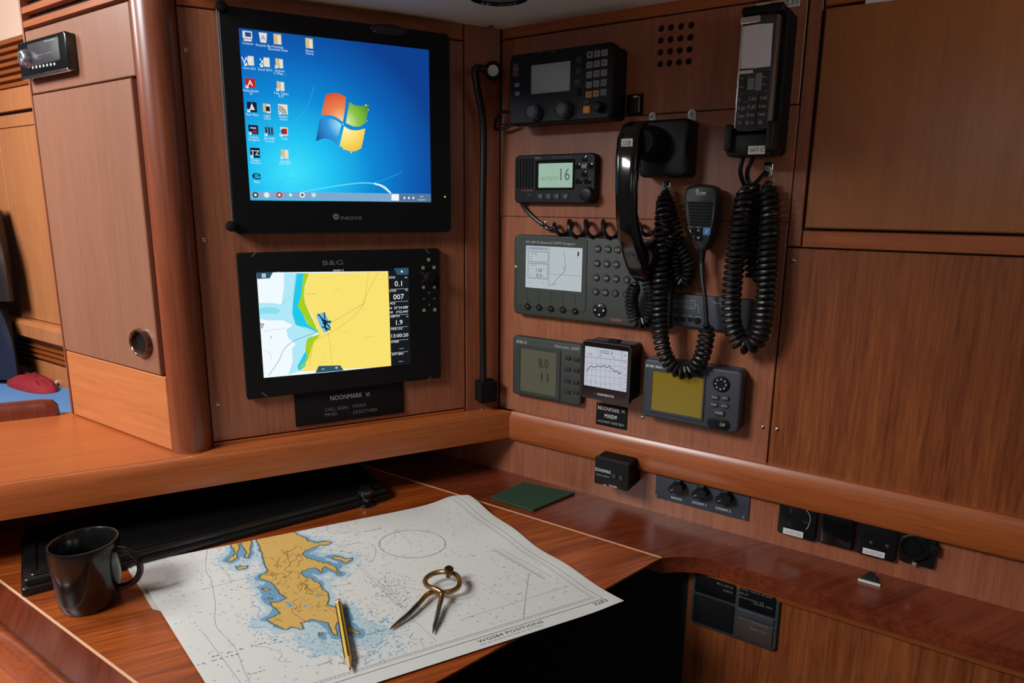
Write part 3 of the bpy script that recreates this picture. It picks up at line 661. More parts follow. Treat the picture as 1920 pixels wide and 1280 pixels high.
for a_, b_ in (((1205, 234), (1228, 250)), ((1212, 300), (1230, 290))): m.ribbon([d.p(X(*a_)), d.p(X(*b_))], .0012, .0123, REDK)
u, v = d.p(X(1262, 270)); m.lathe([(.011, .012), (.011, .020), (.009, .023), (.002, .0235)], BLKM, n=28, c=(u, v, 0))
d.part('keypad', m)
cut_ = plastic('corner_line', (150, 130, 115), .5)
for su, sv, q, n_ in ((1, -1, X(155, 124), 0), (-1, -1, X(1248, 101), 0), (1, 1, X(222, 1008), 0), (-1, 1, X(1262, 908), 0)):
    u, v = d.p(q); s_ = 1 if (su*sv < 0) else -1; m = M(); m.ribbon([(u-.004, v-.004*s_), (u+.004, v+.004*s_)], .0009, .0123, cut_); d.part('corner_line', m)
# ---- engraved plate below
d = Dev('engraved_plate', 'L', [X(408, 990), X(1102, 920), X(1105, 1130), X(421, 1206)], .003, 'large black plate engraved NOONMARK VI CALL SIGN MXID9, under the chart plotter', 'name plate')
m = M(); m.rbox(d.u0, d.u1, d.v0, d.v1, 0, .003, BLKM, r=.001, bev=.0005); d.part('plate', m)
m = M()
def ctext(m, t, a_, b_, hpx, mat, w=.0032, X=X, d=d, shear=0, fit=True):
    a1_ = d.p(X(*a_)); b1_ = d.p(X(*b_)); h_ = hpx
    m.text(t, (a1_[0]+b1_[0])/2, (a1_[1]+b1_[1])/2, w, h_, mat, width=(b1_[0]-a1_[0]) if fit else None, shear=shear)
ctext(m, 'NOONMARK', (638, 1030), (840, 1010), .0090, GRYI); ctext(m, 'VI', (860, 1008), (885, 1006), .008, GRYI); ctext(m, '__', (857, 990), (892, 987), .0009, GRYI); ctext(m, '__', (857, 1026), (892, 1023), .0009, GRYI)
ctext(m, 'CALL SIGN:', (603, 1104), (752, 1088), .0062, DIMI); ctext(m, 'MXID9', (780, 1082), (862, 1073), .0062, DIMI)
ctext(m, 'MMSI', (605, 1136), (678, 1130), .0062, DIMI); ctext(m, ':', (755, 1122), (759, 1122), .005, DIMI); ctext(m, '232271000', (780, 1120), (933, 1102), .0062, DIMI)
d.part('lettering', m)

# ================================================================ INSTRUMENTS ON THE RIGHT BULKHEAD
def keygrid(m, d, quad, nx, ny, ku, kv, w0, w1, mat, r=.001, skip=()):
    Q = [d.p(q, w1) for q in quad]
    for j in range(ny):
        for i in range(nx):
            if (i, j) in skip: continue
            a = i/max(1, nx-1); b = j/max(1, ny-1)
            u = (1-b)*((1-a)*Q[0][0]+a*Q[1][0])+b*((1-a)*Q[3][0]+a*Q[2][0]); v = (1-b)*((1-a)*Q[0][1]+a*Q[1][1])+b*((1-a)*Q[3][1]+a*Q[2][1])
            yield i, j, u, v
            if mat: m.rbox(u-ku, u+ku, v-kv, v+kv, w0, w1, mat, r=r, bev=.0006, seg=3)
C4 = cr(860, 0, .328); C5 = cr(1140, 0, .328); C6 = cr(900, 400, .3438); C7 = cr(1140, 380, .3593)
def screen(d, r, w, mat, name='screen', extra=None):
    m = M(); m.poly([(r[0]-.0006, r[2]-.0006, w), (r[1]+.0006, r[2]-.0006, w), (r[1]+.0006, r[3]+.0006, w), (r[0]-.0006, r[3]+.0006, w)], mat)
    if extra: extra(m)
    return d.part(name, m)
# ---- radio control head
X = C4; W0 = .058
d = Dev('radio_control_head', 'R', [X(278, 322), X(880, 225), X(880, 668), X(290, 730)], W0, 'black radio control head with two big knobs and number keys, top of the right bulkhead', 'radio')
s_ = d.rect([X(405, 375), X(637, 345), X(637, 515), X(413, 543)])
m = M(); m.rbox(d.u0+.004, d.u1-.002, d.v0+.003, d.v1-.003, .0, .040, BLKM, r=.006); m.rbox(d.u0, d.u1, d.v0, d.v1, .034, W0-.003, BLK, r=.009, bev=.003)
m.frame((d.u0+.003, d.u1-.003, d.v0+.003, d.v1-.003), s_, W0-.003, W0, BLK, ro=.007, ri=.001)
for x_ in (470, 540): a_ = d.p(X(x_, 292)); m.text('ICOM' if x_ == 470 else 'HF/SSB', a_[0], a_[1]-.001, W0+.0002, .0025, DIMI)
d.part('housing', m)
screen(d, s_, W0-.0022, plastic('lcd_grey', (158, 174, 174), .35))
for (a_, b_) in ((415, 635), (585, 620)):
    u, v = d.p(X(a_, b_), W0+.014); m = M(); m.lathe([(.0145, W0-.001), (.0145, W0+.008), (.0135, W0+.014), (.0095, W0+.0165), (.009, W0+.0155), (.002, W0+.0155)], plastic('knob_blue_black', (52, 60, 70), .45), n=36, c=(u, v, 0)); d.part('knob', m)
u, v = d.p(X(790, 608), W0+.01); m = M(); m.lathe([(.0085, W0-.001), (.008, W0+.012), (.006, W0+.014), (.001, W0+.014)], BLK, n=24, c=(u, v, 0)); d.part('knob', m)
first = None
def keycap(d, name, u, v, ku, kv, w, mat, glyph=None, r=.0012, h=.0018, gm=None):
    m = M(); m.rbox(-ku, ku, -kv, kv, 0, h, mat, r=r, bev=.0006, seg=3)
    if glyph: m.text(glyph, 0, 0, h+.0001, kv*.85, gm or BLKM, width=min(ku*1.5, len(glyph)*kv*.7))
    o = m.build(name, d.root); o.location = (u, v, w); return o
keys = ['1', '2', '3', '4', '5', '6', '7', '8', '9', '.', '0', 'ENT', 'M', 'CLR', 'FN']
for i, j, u, v in keygrid(None, d, [X(748, 312), X(832, 300), X(826, 527), X(742, 540)], 3, 5, 0, 0, W0, W0+.002, None):
    keycap(d, 'key', u, v, .0056, .0052, W0-.0004, (AMBER if (j == 4 and i < 2) else KEYG), keys[j*3+i])
for x_, y_, kx, ky, mt in ((690, 343, .0055, .005, KEYD), (687, 407, .0055, .005, KEYD), (683, 468, .006, .005, KEYD), (687, 525, .004, .006, BLKM), (733, 585, .006, .003, KEYD), (733, 626, .0065, .0058, ORANGE), (335, 486, .005, .0035, KEYG), (336, 535, .005, .0035, KEYG)):
    u, v = d.p(X(x_, y_)); keycap(d, 'key', u, v, kx, ky, W0-.0004, mt)
u, v = d.p(X(327, 400)); m = M(); m.rbox(u-.006, u+.006, v-.011, v+.011, W0-.001, W0+.0012, plastic('red_dark_cover', (90, 48, 56), .4), r=.001); m.text('DISTRESS', u, v+.001, W0+.0014, .0025, GRYI, width=.010); d.part('distress_cover', m)
# ---- cable loop at its lower left
t_ = M(); pts = [R.at(962, 212, .03)+(.03,), R.at(942, 210, .03)+(.03,), R.at(930, 225, .025)+(.025,), R.at(930, 242, .02)+(.02,), R.at(945, 240, .02)+(.02,), R.at(965, 232, .02)+(.02,)]
t_.tube(catmull(pts, 8), .003, BLKR); lp = t_.build('power_cable', mw=R.mat()); tag(lp, 'short black cable looping out of the lower left of the radio control head', 'cable')
# ---- rocker switch beside it
d = Dev('rocker_switch', 'R', [X(955, 545), X(1050, 528), X(1046, 660), X(955, 655)], .006, 'small black rocker switch on the bulkhead beside the radio control head', 'switch')
m = M(); m.rbox(d.u0, d.u1, d.v0, d.v1, 0, .004, BLKM, r=.001); d.part('bezel', m)
m = M(); m.box(d.u0+.004, d.u1-.004, d.v0+.004, d.v1-.004, .003, .008, BLKG, .001); u, v = d.p(X(1014, 553)); m.rbox(u-.004, u+.004, v-.0012, v+.0012, .008, .0084, LABEL, r=.0003, bev=.0001); d.part('rocker', m)
# ---- VHF set
W0 = .018
d = Dev('vhf_radio', 'R', [X(315, 890), X(785, 870), X(776, 1165), X(320, 1160)], W0, 'black marine radio with a pale green screen reading 16', 'radio')
s_ = d.rect([X(455, 935), X(655, 929), X(650, 1072), X(455, 1072)])
m = M(); m.rbox(d.u0, d.u1, d.v0, d.v1, 0, W0-.0015, BLK, r=.010, bev=.002)
m.frame((d.u0+.001, d.u1-.001, d.v0+.001, d.v1-.001), s_, W0-.0015, W0, BLK, ro=.009)
m.frame((s_[0]-.006, s_[1]+.004, s_[2]-.004, s_[3]+.006), s_, W0, W0+.0012, BLKG, ro=.003)
u, v = d.p(X(453, 901)); m.text('Icom', u, v, W0+.0002, .004, GRYI); u, v = d.p(X(592, 898)); m.text('MARINE TRANSCEIVER M603', u, v, W0+.0002, .0022, DIMI, width=.040)
d.part('housing', m)
m = M()
for i in range(6):
    a_ = d.p(X(337+17*i, 905)); b_ = d.p(X(337+17*i, 1075)); m.rbox(a_[0]-.0014, a_[0]+.0014, b_[1], a_[1], W0-.001, W0+.0018, BLKM, r=.0012)
d.part('speaker_grille', m)
lcd = glow('lcd_green', (150, 178, 160)); lk = glow('lcd_ink', (74, 92, 84))
def ex(m):
    a_ = d.p(X(580, 996)); b_ = d.p(X(634, 996)); m.text('16', (a_[0]+b_[0])/2, a_[1], W0-.0008, .021, lk, width=b_[0]-a_[0])
    for x_, y_, t_, h_ in ((500, 1020, 'INTL', .007), (545, 1018, 'DUP', .006), (520, 1046, '- - - - -', .002), (520, 953, 'HI', .003), (550, 1056, '__________', .002)): u, v = d.p(X(x_, y_)); m.text(t_, u, v, W0-.0008, h_, glow('lcd_ink2', (112, 136, 124)))
screen(d, s_, W0-.0011, lcd, extra=ex)
for x_ in (465, 511, 557, 607): u, v = d.p(X(x_, 1124)); keycap(d, 'key', u, v, .0065, .0055, W0-.0004, KEYD, '=', gm=GRYI)
for x_ in (687, 738): u, v = d.p(X(x_, 1035)); keycap(d, 'key', u, v, .0065, .0045, W0-.0004, BLKG)
for x_, y_ in ((720, 906), (718, 994), (683, 950), (755, 948)): u, v = d.p(X(x_, y_)); keycap(d, 'key', u, v, .0055, .0052, W0-.0004, BLKG, '^' if y_ < 930 else None, gm=GRYI, r=.003)
u, v = d.p(X(719, 950)); keycap(d, 'key', u, v, .0065, .0065, W0-.0004, KEYD, 'ENT', gm=WHT)
u, v = d.p(X(725, 1112), W0+.012); m = M(); m.lathe([(.0135, W0-.001), (.013, W0+.008), (.0115, W0+.012), (.009, W0+.013), (.001, W0+.0125)], BLK, n=32, c=(u, v, 0)); d.part('knob', m)
u, v = d.p(X(400, 1113)); m = M(); m.text('CALL', u, v, W0+.0002, .003, REDK); m.rbox(u-.016, u+.010, v+.007, v+.0085, W0-.0005, W0+.0004, REDK, r=.0003, bev=.0002); d.part('call_mark', m)
# ---- satellite navigator
X = C6; W0 = .022
d = Dev('satellite_navigator', 'R', [X(183, 105), (1262, 455), (1256, 622), X(180, 545)], W0, 'wide dark green-grey navigator with a pale screen and round keys', 'navigator')
s_ = d.rect([X(250, 176), X(562, 188), X(549, 426), X(245, 404)])
m = M(); m.rbox(d.u0, d.u1, d.v0, d.v1, 0, W0-.0015, DGRN, r=.010, bev=.003)
fr_ = d.rect([X(205, 118), X(590, 150), X(570, 536), X(200, 500)])
m.frame((fr_[0], fr_[1], fr_[2], fr_[3]), s_, W0-.0015, W0-.0002, DGRN, ro=.006, bev=.0006)
a_ = d.p(X(250, 154)); b_ = d.p(X(521, 166)); m.text('MX 400 Professional DGPS Navigator', (a_[0]+b_[0])/2, (a_[1]+b_[1])/2, W0, .0045, GRYI, width=b_[0]-a_[0], shear=.25)
a_ = d.p(X(714, 572)); b_ = d.p(X(772, 578)); m.text('Leica', (a_[0]+b_[0])/2, a_[1]-.001, W0-.0013, .007, plastic('leica_red', (196, 92, 80), .5), width=b_[0]-a_[0], shear=.3)
for x_ in (260, 322, 387, 452, 519): m.ribbon([d.p(X(x_, 415+(x_-260)*.08)), d.p(X(x_, 490+(x_-260)*.08))], .0006, W0, BLKM)
d.part('housing', m)
lcw = glow('lcd_white', (176, 186, 190)); li = glow('lcd_grey_ink', (88, 98, 108)); lid = glow('lcd_dark_ink', (46, 54, 64)); lb_ = glow('lcd_band', (150, 160, 172))
def ex(m):
    z = W0-.0008
    def r_(a, b, c, e, mat, zz=z): A_ = d.rect([X(a, b), X(c, b), X(c, e), X(a, e)]); sq((A_[0]+A_[1])/2, (A_[2]+A_[3])/2, (A_[1]-A_[0])/2, (A_[3]-A_[2])/2, zz, mat)
    def sq(u, v, a, b, w, mat): m.poly([(u-a, v-b, w), (u+a, v-b, w), (u+a, v+b, w), (u-a, v+b, w)], mat)
    r_(252, 183, 372, 200, lb_); m.ribbon([d.p(X(379, 185)), d.p(X(374, 400))], .0008, z+.0001, li); m.ribbon([d.p(X(379, 330)), d.p(X(552, 342))], .0005, z+.0001, li)
    for bx in (((262, 205), (370, 212), (368, 268), (262, 262)), ((262, 272), (368, 277), (366, 358), (260, 350))):
        for i in range(4): m.ribbon([d.p(X(*bx[i])), d.p(X(*bx[(i+1) % 4]))], .001, z+.0001, li)
    for x_, y_, t_, h_, mt in ((312, 191, 'POSITION 1 55.123N', .0026, li), (295, 220, 'WPT:4CD', .0036, li), (280, 235, 'DIST', .0025, li), (345, 240, '---.-', .0028, li), (280, 250, 'BRG', .0025, li), (345, 252, '--.-', .0028, li),
                               (292, 284, 'NAVIGATOR', .0026, li), (276, 302, 'COG', .0026, li), (320, 309, '118', .0074, lid), (276, 330, 'SOG', .0026, li), (320, 338, '0.0', .0074, lid), (345, 306, '°', .005, lid), (345, 343, 'kn', .003, li), (275, 376, 'LAT', .003, li), (340, 379, '10', .003, li)):
        u, v = d.p(X(x_, y_)); m.text(t_, u, v, z+.0002, h_, mt, width=len(t_)*h_*.55)
    m.ribbon([d.p(X(457, 208)), d.p(X(465, 290)), d.p(X(460, 315)), d.p(X(400, 378)), d.p(X(382, 396))], .0008, z+.0002, li)
    m.ribbon([d.p(X(468, 298)), d.p(X(455, 292)), d.p(X(455, 305)), d.p(X(468, 304))], .0006, z+.0002, li); m.ribbon([d.p(X(390, 395)), d.p(X(415, 380)), d.p(X(412, 388))], .0006, z+.0002, li)
    P = [d.p(X(*q)) for q in ((535, 205), (540, 215), (539, 234), (531, 233), (531, 213))]; m.poly([(*p, z+.0002) for p in P][::-1], lid)
screen(d, s_, W0-.0011, lcw, extra=ex)
def rkey(d, u, v, r, w, mat, glyph=None, gm=WHT, name='key', h=.003):
    m = M(); m.lathe([(r, 0), (r, h*.6), (r*.8, h), (r*.1, h)], mat, n=20, cap0=False)
    if glyph: m.text(glyph, 0, 0, h+.0001, r*.55, gm, width=min(1.35*r, len(glyph)*r*.5))
    o = m.build(name, d.root); o.location = (u, v, w); return o
for x_, y_, t_ in ((642, 193, 'NAV'), (697, 195, 'POS'), (637, 272, 'PLOT'), (690, 275, 'TIDE'), (742, 278, 'ALM'), (633, 350, 'WPT'), (687, 353, 'GPS'), (740, 357, 'DGPS'), (800, 361, '('), (631, 427, 'E'), (682, 431, 'STR'), (736, 435, 'C'), (797, 440, 'O'), (750, 198, 'AUX')):
    u, v = d.p(X(x_, y_)); rkey(d, u, v, .0067, W0-.0018, KEYD, t_, GRYI)
for x_, y_ in ((260, 507), (322, 513), (386, 520), (451, 526), (518, 534)): u, v = d.p(X(x_, y_)); rkey(d, u, v, .0065, W0-.0018, BLK, '*', GRYI)
u, v = d.p(X(652, 527)); m = M(); m.lathe([(.0135, W0-.002), (.0135, W0), (.0115, W0+.0015), (.006, W0+.0016), (.0055, W0+.0004), (.001, W0+.0004)], BLK, n=28, c=(u, v, 0))
for k in range(4):
    a = k*math.pi/2; c_, s2_ = math.cos(a), math.sin(a); T_ = [(.0105, 0), (.0072, .0022), (.0072, -.0022)]; m.poly([(u+x*c_-y*s2_, v+x*s2_+y*c_, W0+.0019) for x, y in (T_[0], T_[1], T_[2])], WHT)
d.part('arrow_pad', m)
u, v = d.p(X(193, 289)); d.part('status_light', M().disc(u, v, .0019, W0-.002, W0-.0008, G('led_green', (150, 220, 60), 1.2)))
# ---- depth and speed display
W0 = .018
d = Dev('speed_display', 'R', [X(176, 672), X(552, 712), X(548, 1052), X(172, 985)], W0, 'dark grey square-cornered display reading 8.0 over 11, lowest at the left', 'display')
s_ = d.rect([X(218, 737), X(416, 754), X(411, 998), X(216, 965)])
m = M(); m.rbox(d.u0, d.u1, d.v0, d.v1, 0, W0-.002, DGRN, r=.007, bev=.003); o_ = d.rect([X(195, 712), X(443, 745), X(432, 1015), X(195, 985)])
m.frame(o_, s_, W0-.002, W0, DGRN, ro=.003, bev=.0015)
ctext(m, 'B&G', (198, 697), (252, 704), .0062, GRYI, w=W0-.0018, X=X, d=d, shear=.2); ctext(m, 'Hercules 2000', (405, 725), (540, 738), .0056, GRYI, w=W0-.0018, X=X, d=d, shear=.2)
d.part('housing', m)
def ex(m):
    i1_ = plastic('lcd_olive_ink', (34, 38, 32), .5)
    for x_, y_, t_, h_, w_ in ((344, 818, '8.0', .0185, .022), (350, 893, '11', .0175, .016), (246, 873, '-', .006, .006), (290, 932, '.  .  .  .', .001, .03)): u, v = d.p(X(x_, y_)); m.text(t_, u, v, W0-.0012, h_, i1_, width=w_)
screen(d, s_, W0-.0016, plastic('lcd_olive', (92, 94, 78), .3), extra=ex)
for x_, y_ in ((478, 787), (524, 797), (476, 849), (523, 856), (474, 912), (521, 921), (473, 973), (519, 976)):
    u, v = d.p(X(x_, y_)); o = keycap(d, 'key', u, v, .0062, .0042, W0-.0022, KEYD, r=.003, h=.0028)
    m = M(); m.text('abcde', u, v-.0072, W0-.0018, .002, DIMI, width=.008); d.part('key_caption', m)
# ---- barograph
W0 = .052
d = Dev('barograph', 'R', [X(556, 690), X(822, 722), X(816, 1045), X(553, 1004)], W0, 'thick black square barometer with a white graph screen reading 1032.3', 'barometer')
s_ = d.rect([X(571, 725), X(808, 750), X(798, 972), X(568, 938)])
m = M(); m.rbox(d.u0+.002, d.u1-.002, d.v0+.002, d.v1-.002, 0, W0-.010, BLK, r=.006, bev=.001); m.rbox(d.u0, d.u1, d.v0, d.v1, W0-.012, W0-.001, BLK, r=.006, bev=.002)
m.frame((d.u0+.001, d.u1-.001, d.v0+.001, d.v1-.001), s_, W0-.001, W0, BLKG, ro=.005); m.frame((d.u0, d.u1, d.v0, d.v1), (d.u0+.0018, d.u1-.0018, d.v0+.0018, d.v1-.0018), W0-.002, W0+.0005, DGRY, ro=.006, ri=.005)
ctext(m, 'SHAMROCK', (640, 987), (732, 997), .0042, WHT, w=W0+.0002, X=X, d=d); u, v = d.p(X(626, 981)); m.disc(u, v, .0014, W0, W0+.0003, BLUEK)
d.part('housing', m)
def ex(m):
    z = W0-.0004; gl = glow('baro_line', (120, 128, 140)); gd = glow('baro_ink', (60, 68, 80))
    for k in range(8): a_ = d.p(X(585+k*25, 790)); b_ = d.p(X(580+k*25, 942+k*3)); m.ribbon([a_, b_], .0004, z, gl)
    for k in range(5): a_ = d.p(X(570, 780+k*33)); b_ = d.p(X(803, 806+k*33)); m.ribbon([a_, b_], .0005 if k else .001, z, gl)
    for x_ in (642, 735, 770): m.ribbon([d.p(X(x_, 735)), d.p(X(x_, 795))], .0004, z, gl)
    m.ribbon([d.p(X(775, 750)), d.p(X(768, 968))], .0005, z, gl)
    m.ribbon([d.p(X(*q)) for q in ((582, 862), (592, 842), (605, 832), (625, 840), (640, 830), (660, 838), (675, 830), (690, 842), (705, 832), (722, 850), (735, 862), (748, 858), (757, 876), (768, 868))], .0013, z+.0001, gd)
    u, v = d.p(X(688, 757)); m.text('1032.3', u, v, z+.0001, .0065, gd, width=.024)
    for x_, y_, t_ in ((598, 766, '-3.2'), (655, 775, '8'), (725, 784, '4'), (757, 765, '/'), (790, 775, 'H')): u, v = d.p(X(x_, y_)); m.text(t_, u, v, z+.0001, .004, gd)
    for k in range(5): u, v = d.p(X(788, 812+k*36)); m.text('1030', u, v, z+.0001, .0022, gd)
    for k in range(5): u, v = d.p(X(603+k*27, 922+k*4)); m.text('4', u, v, z+.0001, .003, gd)
bs_ = bpy.data.materials.new('baro_screen'); bs_.use_nodes = True; b_ = bs_.node_tree.nodes['Principled BSDF']; b_.inputs['Base Color'].default_value = (.1, .1, .11, 1); b_.inputs['Roughness'].default_value = .08; b_.inputs['Emission Color'].default_value = (*lin((168, 174, 186)), 1); b_.inputs['Emission Strength'].default_value = 1
screen(d, s_, W0-.0007, bs_, extra=ex)
u, v = d.p(X(702, 694)); m = M(); m.rbox(u-.012, u+.010, d.v1-.001, d.v1+.0025, .020, .034, BLKM, r=.001); d.part('power_button', m)
# ---- small engraved plate
d = Dev('engraved_plate', 'R', [X(634, 1034), X(802, 1058), X(800, 1180), X(632, 1150)], .002, 'small black plate engraved NOONMARK VI MXID9 ACCOUNT CODE, beneath the barometer', 'name plate')
m = M(); m.rbox(d.u0, d.u1, d.v0, d.v1, 0, .002, BLKM, r=.0008, bev=.0004); d.part('plate', m)
m = M(); ctext(m, 'NOONMARK', (644, 1058), (762, 1076), .0074, WHT, w=.0022, X=X, d=d); ctext(m, 'VI', (770, 1079), (788, 1082), .006, WHT, w=.0022, X=X, d=d); ctext(m, 'MXID9', (680, 1104), (746, 1112), .0075, WHT, w=.0022, X=X, d=d); ctext(m, 'ACCOUNT CODE GB14', (642, 1132), (784, 1151), .0045, GRYI, w=.0022, X=X, d=d)
d.part('lettering', m)
# ---- small radar / plotter display
X = C7; W0 = .034
d = Dev('navigation_display', 'R', [X(188, 815), X(700, 880), X(680, 1213), X(166, 1108)], W0, 'grey display with a dim yellow screen and round arrow pad, lowest at the right', 'display')
s_ = d.rect([X(234, 880), X(498, 914), X(486, 1125), X(222, 1080)])
m = M(); m.rbox(d.u0, d.u1, d.v0, d.v1, 0, W0-.002, DGRY, r=.009, bev=.004); o_ = d.rect([X(205, 858), X(508, 900), X(500, 1140), X(190, 1095)])
m.frame(o_, s_, W0-.002, W0, DGRY, ro=.003, bev=.0015); ctext(m, 'FURUNO', (197, 852), (285, 862), .0056, WHT, w=W0-.0018, X=X, d=d)
d.part('housing', m)
ys = bpy.data.materials.new('yellow_screen'); ys.use_nodes = True; b_ = ys.node_tree.nodes['Principled BSDF']; b_.inputs['Base Color'].default_value = (*lin((96, 84, 24)), 1); b_.inputs['Roughness'].default_value = .16; b_.inputs['Emission Color'].default_value = (*lin((100, 80, 14)), 1); b_.inputs['Emission Strength'].default_value = .6
screen(d, s_, W0-.0012, ys)
u, v = d.p(X(590, 946)); m = M(); m.lathe([(.0135, W0-.003), (.0135, W0), (.0115, W0+.0015), (.002, W0+.0008)], BLK, n=28, c=(u, v, 0))
for k in range(8):
    a = k*math.pi/4; c_, s2_ = math.cos(a), math.sin(a); T_ = [(.0105, 0), (.0075, .0018), (.0075, -.0018)]; m.poly([(u+x*c_-y*s2_, v+x*s2_+y*c_, W0+.0018) for x, y in T_], GRYI)
d.part('arrow_pad', m)
for x_, y_, t_, ku, kv in ((557, 1015, 'MENU', .0065, .004), (611, 1020, 'ENT', .0065, .004), (553, 1053, 'DISP', .0065, .004), (607, 1060, 'GOTO', .0065, .004), (580, 1096, 'MARK', .009, .0055)):
    u, v = d.p(X(x_, y_)); keycap(d, 'key', u, v, ku, kv, W0-.0024, KEYD, t_, gm=GRYI, r=.0038, h=.003)
u, v = d.p(X(575, 1155)); m = M(); m.rbox(u-.019, u+.019, v-.0095, v+.0095, W0-.0025, W0-.0005, BLK, r=.0095, bev=.001); d.part('power_pad', m); u, v = d.p(X(598, 1158)); keycap(d, 'key', u, v, .006, .006, W0-.0008, BLK, 'OFF', gm=GRYI, r=.003)
# ---- message receiver strip behind the cords
W0 = .014
d = Dev('message_receiver', 'R', [X(250, 468), X(762, 506), X(742, 676), X(240, 634)], W0, 'long slate-blue receiver panel half hidden behind the hanging coiled cords', 'receiver')
m = M(); m.rbox(d.u0, d.u1, d.v0, d.v1, 0, W0, SLATE, r=.005, bev=.001); z = W0+.0002
for i, ln in enumerate((((340, 508), (452, 512)), ((340, 540), (452, 553)))): m.ribbon([d.p(X(*q)) for q in ln], .0006, z, GRYI)
m.ribbon([d.p(X(*q)) for q in ((452, 512), (456, 530), (452, 553))], .0006, z, GRYI); m.ribbon([d.p(X(*q)) for q in ((456, 532), (473, 540), (472, 576))], .0006, z, GRYI)
for y_ in (520, 534): u, v = d.p(X(392, y_)); m.text('connected only to a', u, v, z, .0022, GRYI, width=.032)
u, v = d.p(X(573, 522)); m.text('Thrane', u, v, z, .0042, GRYI)
for x_, t_ in ((350, 'Power'), (390, 'Send'), (430, 'Mail'), (470, 'Alarm'), (515, 'Login')): u, v = d.p(X(x_, 583+(x_-350)*.1)); m.text(t_, u, v, z, .0028, GRYI)
d.part('panel', m)
for x_ in (355, 392, 430): u, v = d.p(X(x_, 607)); keycap(d, 'key', u, v, .004, .0035, W0-.0004, BLK)
u, v = d.p(X(466, 615)); rkey(d, u, v, .0055, W0-.0004, BLK)
d2 = d.rect([X(692, 505), X(740, 508), X(735, 660), X(690, 655)]); m = M(); m.rbox(*d2, W0-.0004, W0+.003, plastic('slate_light', (98, 106, 120), .5), r=.004); d.part('end_cap', m)

# ---- handset and its cradle
def RW3(q, w): a = R.at(*q, w); return Vector((a[0], a[1], w))
def rtube(name, pts, r, mat, label, cat, n=8, group=None):
    m = M(); m.tube(pts, r, mat, n=n); o = m.build(name, mw=R.mat()); return tag(o, label, cat, group)
X = C5
d = Dev('handset_cradle', 'R', [X(215, 690), X(495, 690), X(478, 1015), X(215, 1015)], .02, 'black handset cradle block with two steel lugs, behind the telephone handset', 'cradle')
m = M(); m.rbox(d.u0, d.u1, d.v0, d.v1, 0, .046, BLK, r=.008, bev=.006); d.part('block', m)
for q in ((254, 668), (481, 652)):
    u, v = d.p(X(*q), 0); m = M(); m.rbox(u-.0065, u+.0065, v-.016, v+.008, 0, .0015, STEEL, r=.0064, bev=.0004); m.disc(u, v, .0036, .0015, .0026, CHROME); m.disc(u, v, .0012, .0026, .0028, GAP); d.part('fixing_lug', m)
hs = empty('telephone_handset', R.mat(), 'glossy black telephone handset with an SSB label hanging on its cradle', 'telephone')
sp = [((1197, 236), .070, .020, .008), ((1188, 244), .084, .021, .012), ((1181, 262), .097, .0215, .013), ((1177, 300), .106, .0205, .012), ((1175, 350), .109, .019, .0115), ((1175, 400), .107, .0185, .0115), ((1181, 445), .101, .020, .013), ((1190, 478), .092, .021, .013), ((1199, 508), .078, .019, .011), ((1203, 522), .066, .013, .006)]
rings = []
C_ = [RW3(q, w) for q, w, a, b in sp]
for i, (q, w, a, b) in enumerate(sp):
    t = (C_[min(i+1, len(sp)-1)]-C_[max(i-1, 0)]).normalized(); e1_ = Vector((1, 0, 0)); e2_ = t.cross(e1_).normalized(); e1_ = e2_.cross(t)
    a *= .92; rings.append([tuple(C_[i]+e1_*x+e2_*y) for x, y in rr(-a, a, -b, b, min(a, b)*.75, 4)])
m = M(); m.loft(rings, BLKG); m.T = None
hb = m.build('handle', hs)
u, v, w = RW3((1176, 268), .112); m = M(); m.rbox(u-.0095, u+.0095, v-.0065, v+.0065, .1125, .1131, LABEL, r=.0005, bev=.0001); m.text('SSB', u, v, .1133, .007, BLK, width=.014); lb = m.build('name_label', hs)
u, v, w = RW3((1217, 262), .06); m = M(); m.lathe([(.022, .037), (.027, .041), (.0285, .055), (.027, .075), (.018, .092)], BLKM, n=28, c=(u+.002, v-.006, 0)); m.build('earpiece', hs)
u, v, w = RW3((1217, 480), .06); m = M(); m.lathe([(.017, .030), (.023, .033), (.026, .048), (.024, .070), (.016, .086)], BLK, n=28, c=(u, v, 0)); m.build('mouthpiece', hs)
# ---- steel cord clips
def clip(name, q, w, label, h=.022):
    u, v, _ = RW3(q, 0); r_ = empty(name, R.mat(u, v, 0), label, 'clip')
    m = M(); m.rbox(-.007, .007, -h/2, h/2, 0, .0016, CHROME, r=.003, bev=.0005); m.build('strap', r_)
    m = M(); m.disc(0, h*.1, .0042, .0016, .0034, CHROME); m.disc(0, h*.1, .0014, .0034, .0036, GAP); m.build('screw', r_); return r_
clip('cord_clip', (1249, 352), 0, 'steel clip on the bulkhead below the handset cradle'); clip('cord_clip', (1440, 318), 0, 'steel clip below the satellite phone'); clip('cord_clip', (1019, 421), 0, 'steel clip at the top edge of the wide navigator', h=.014)
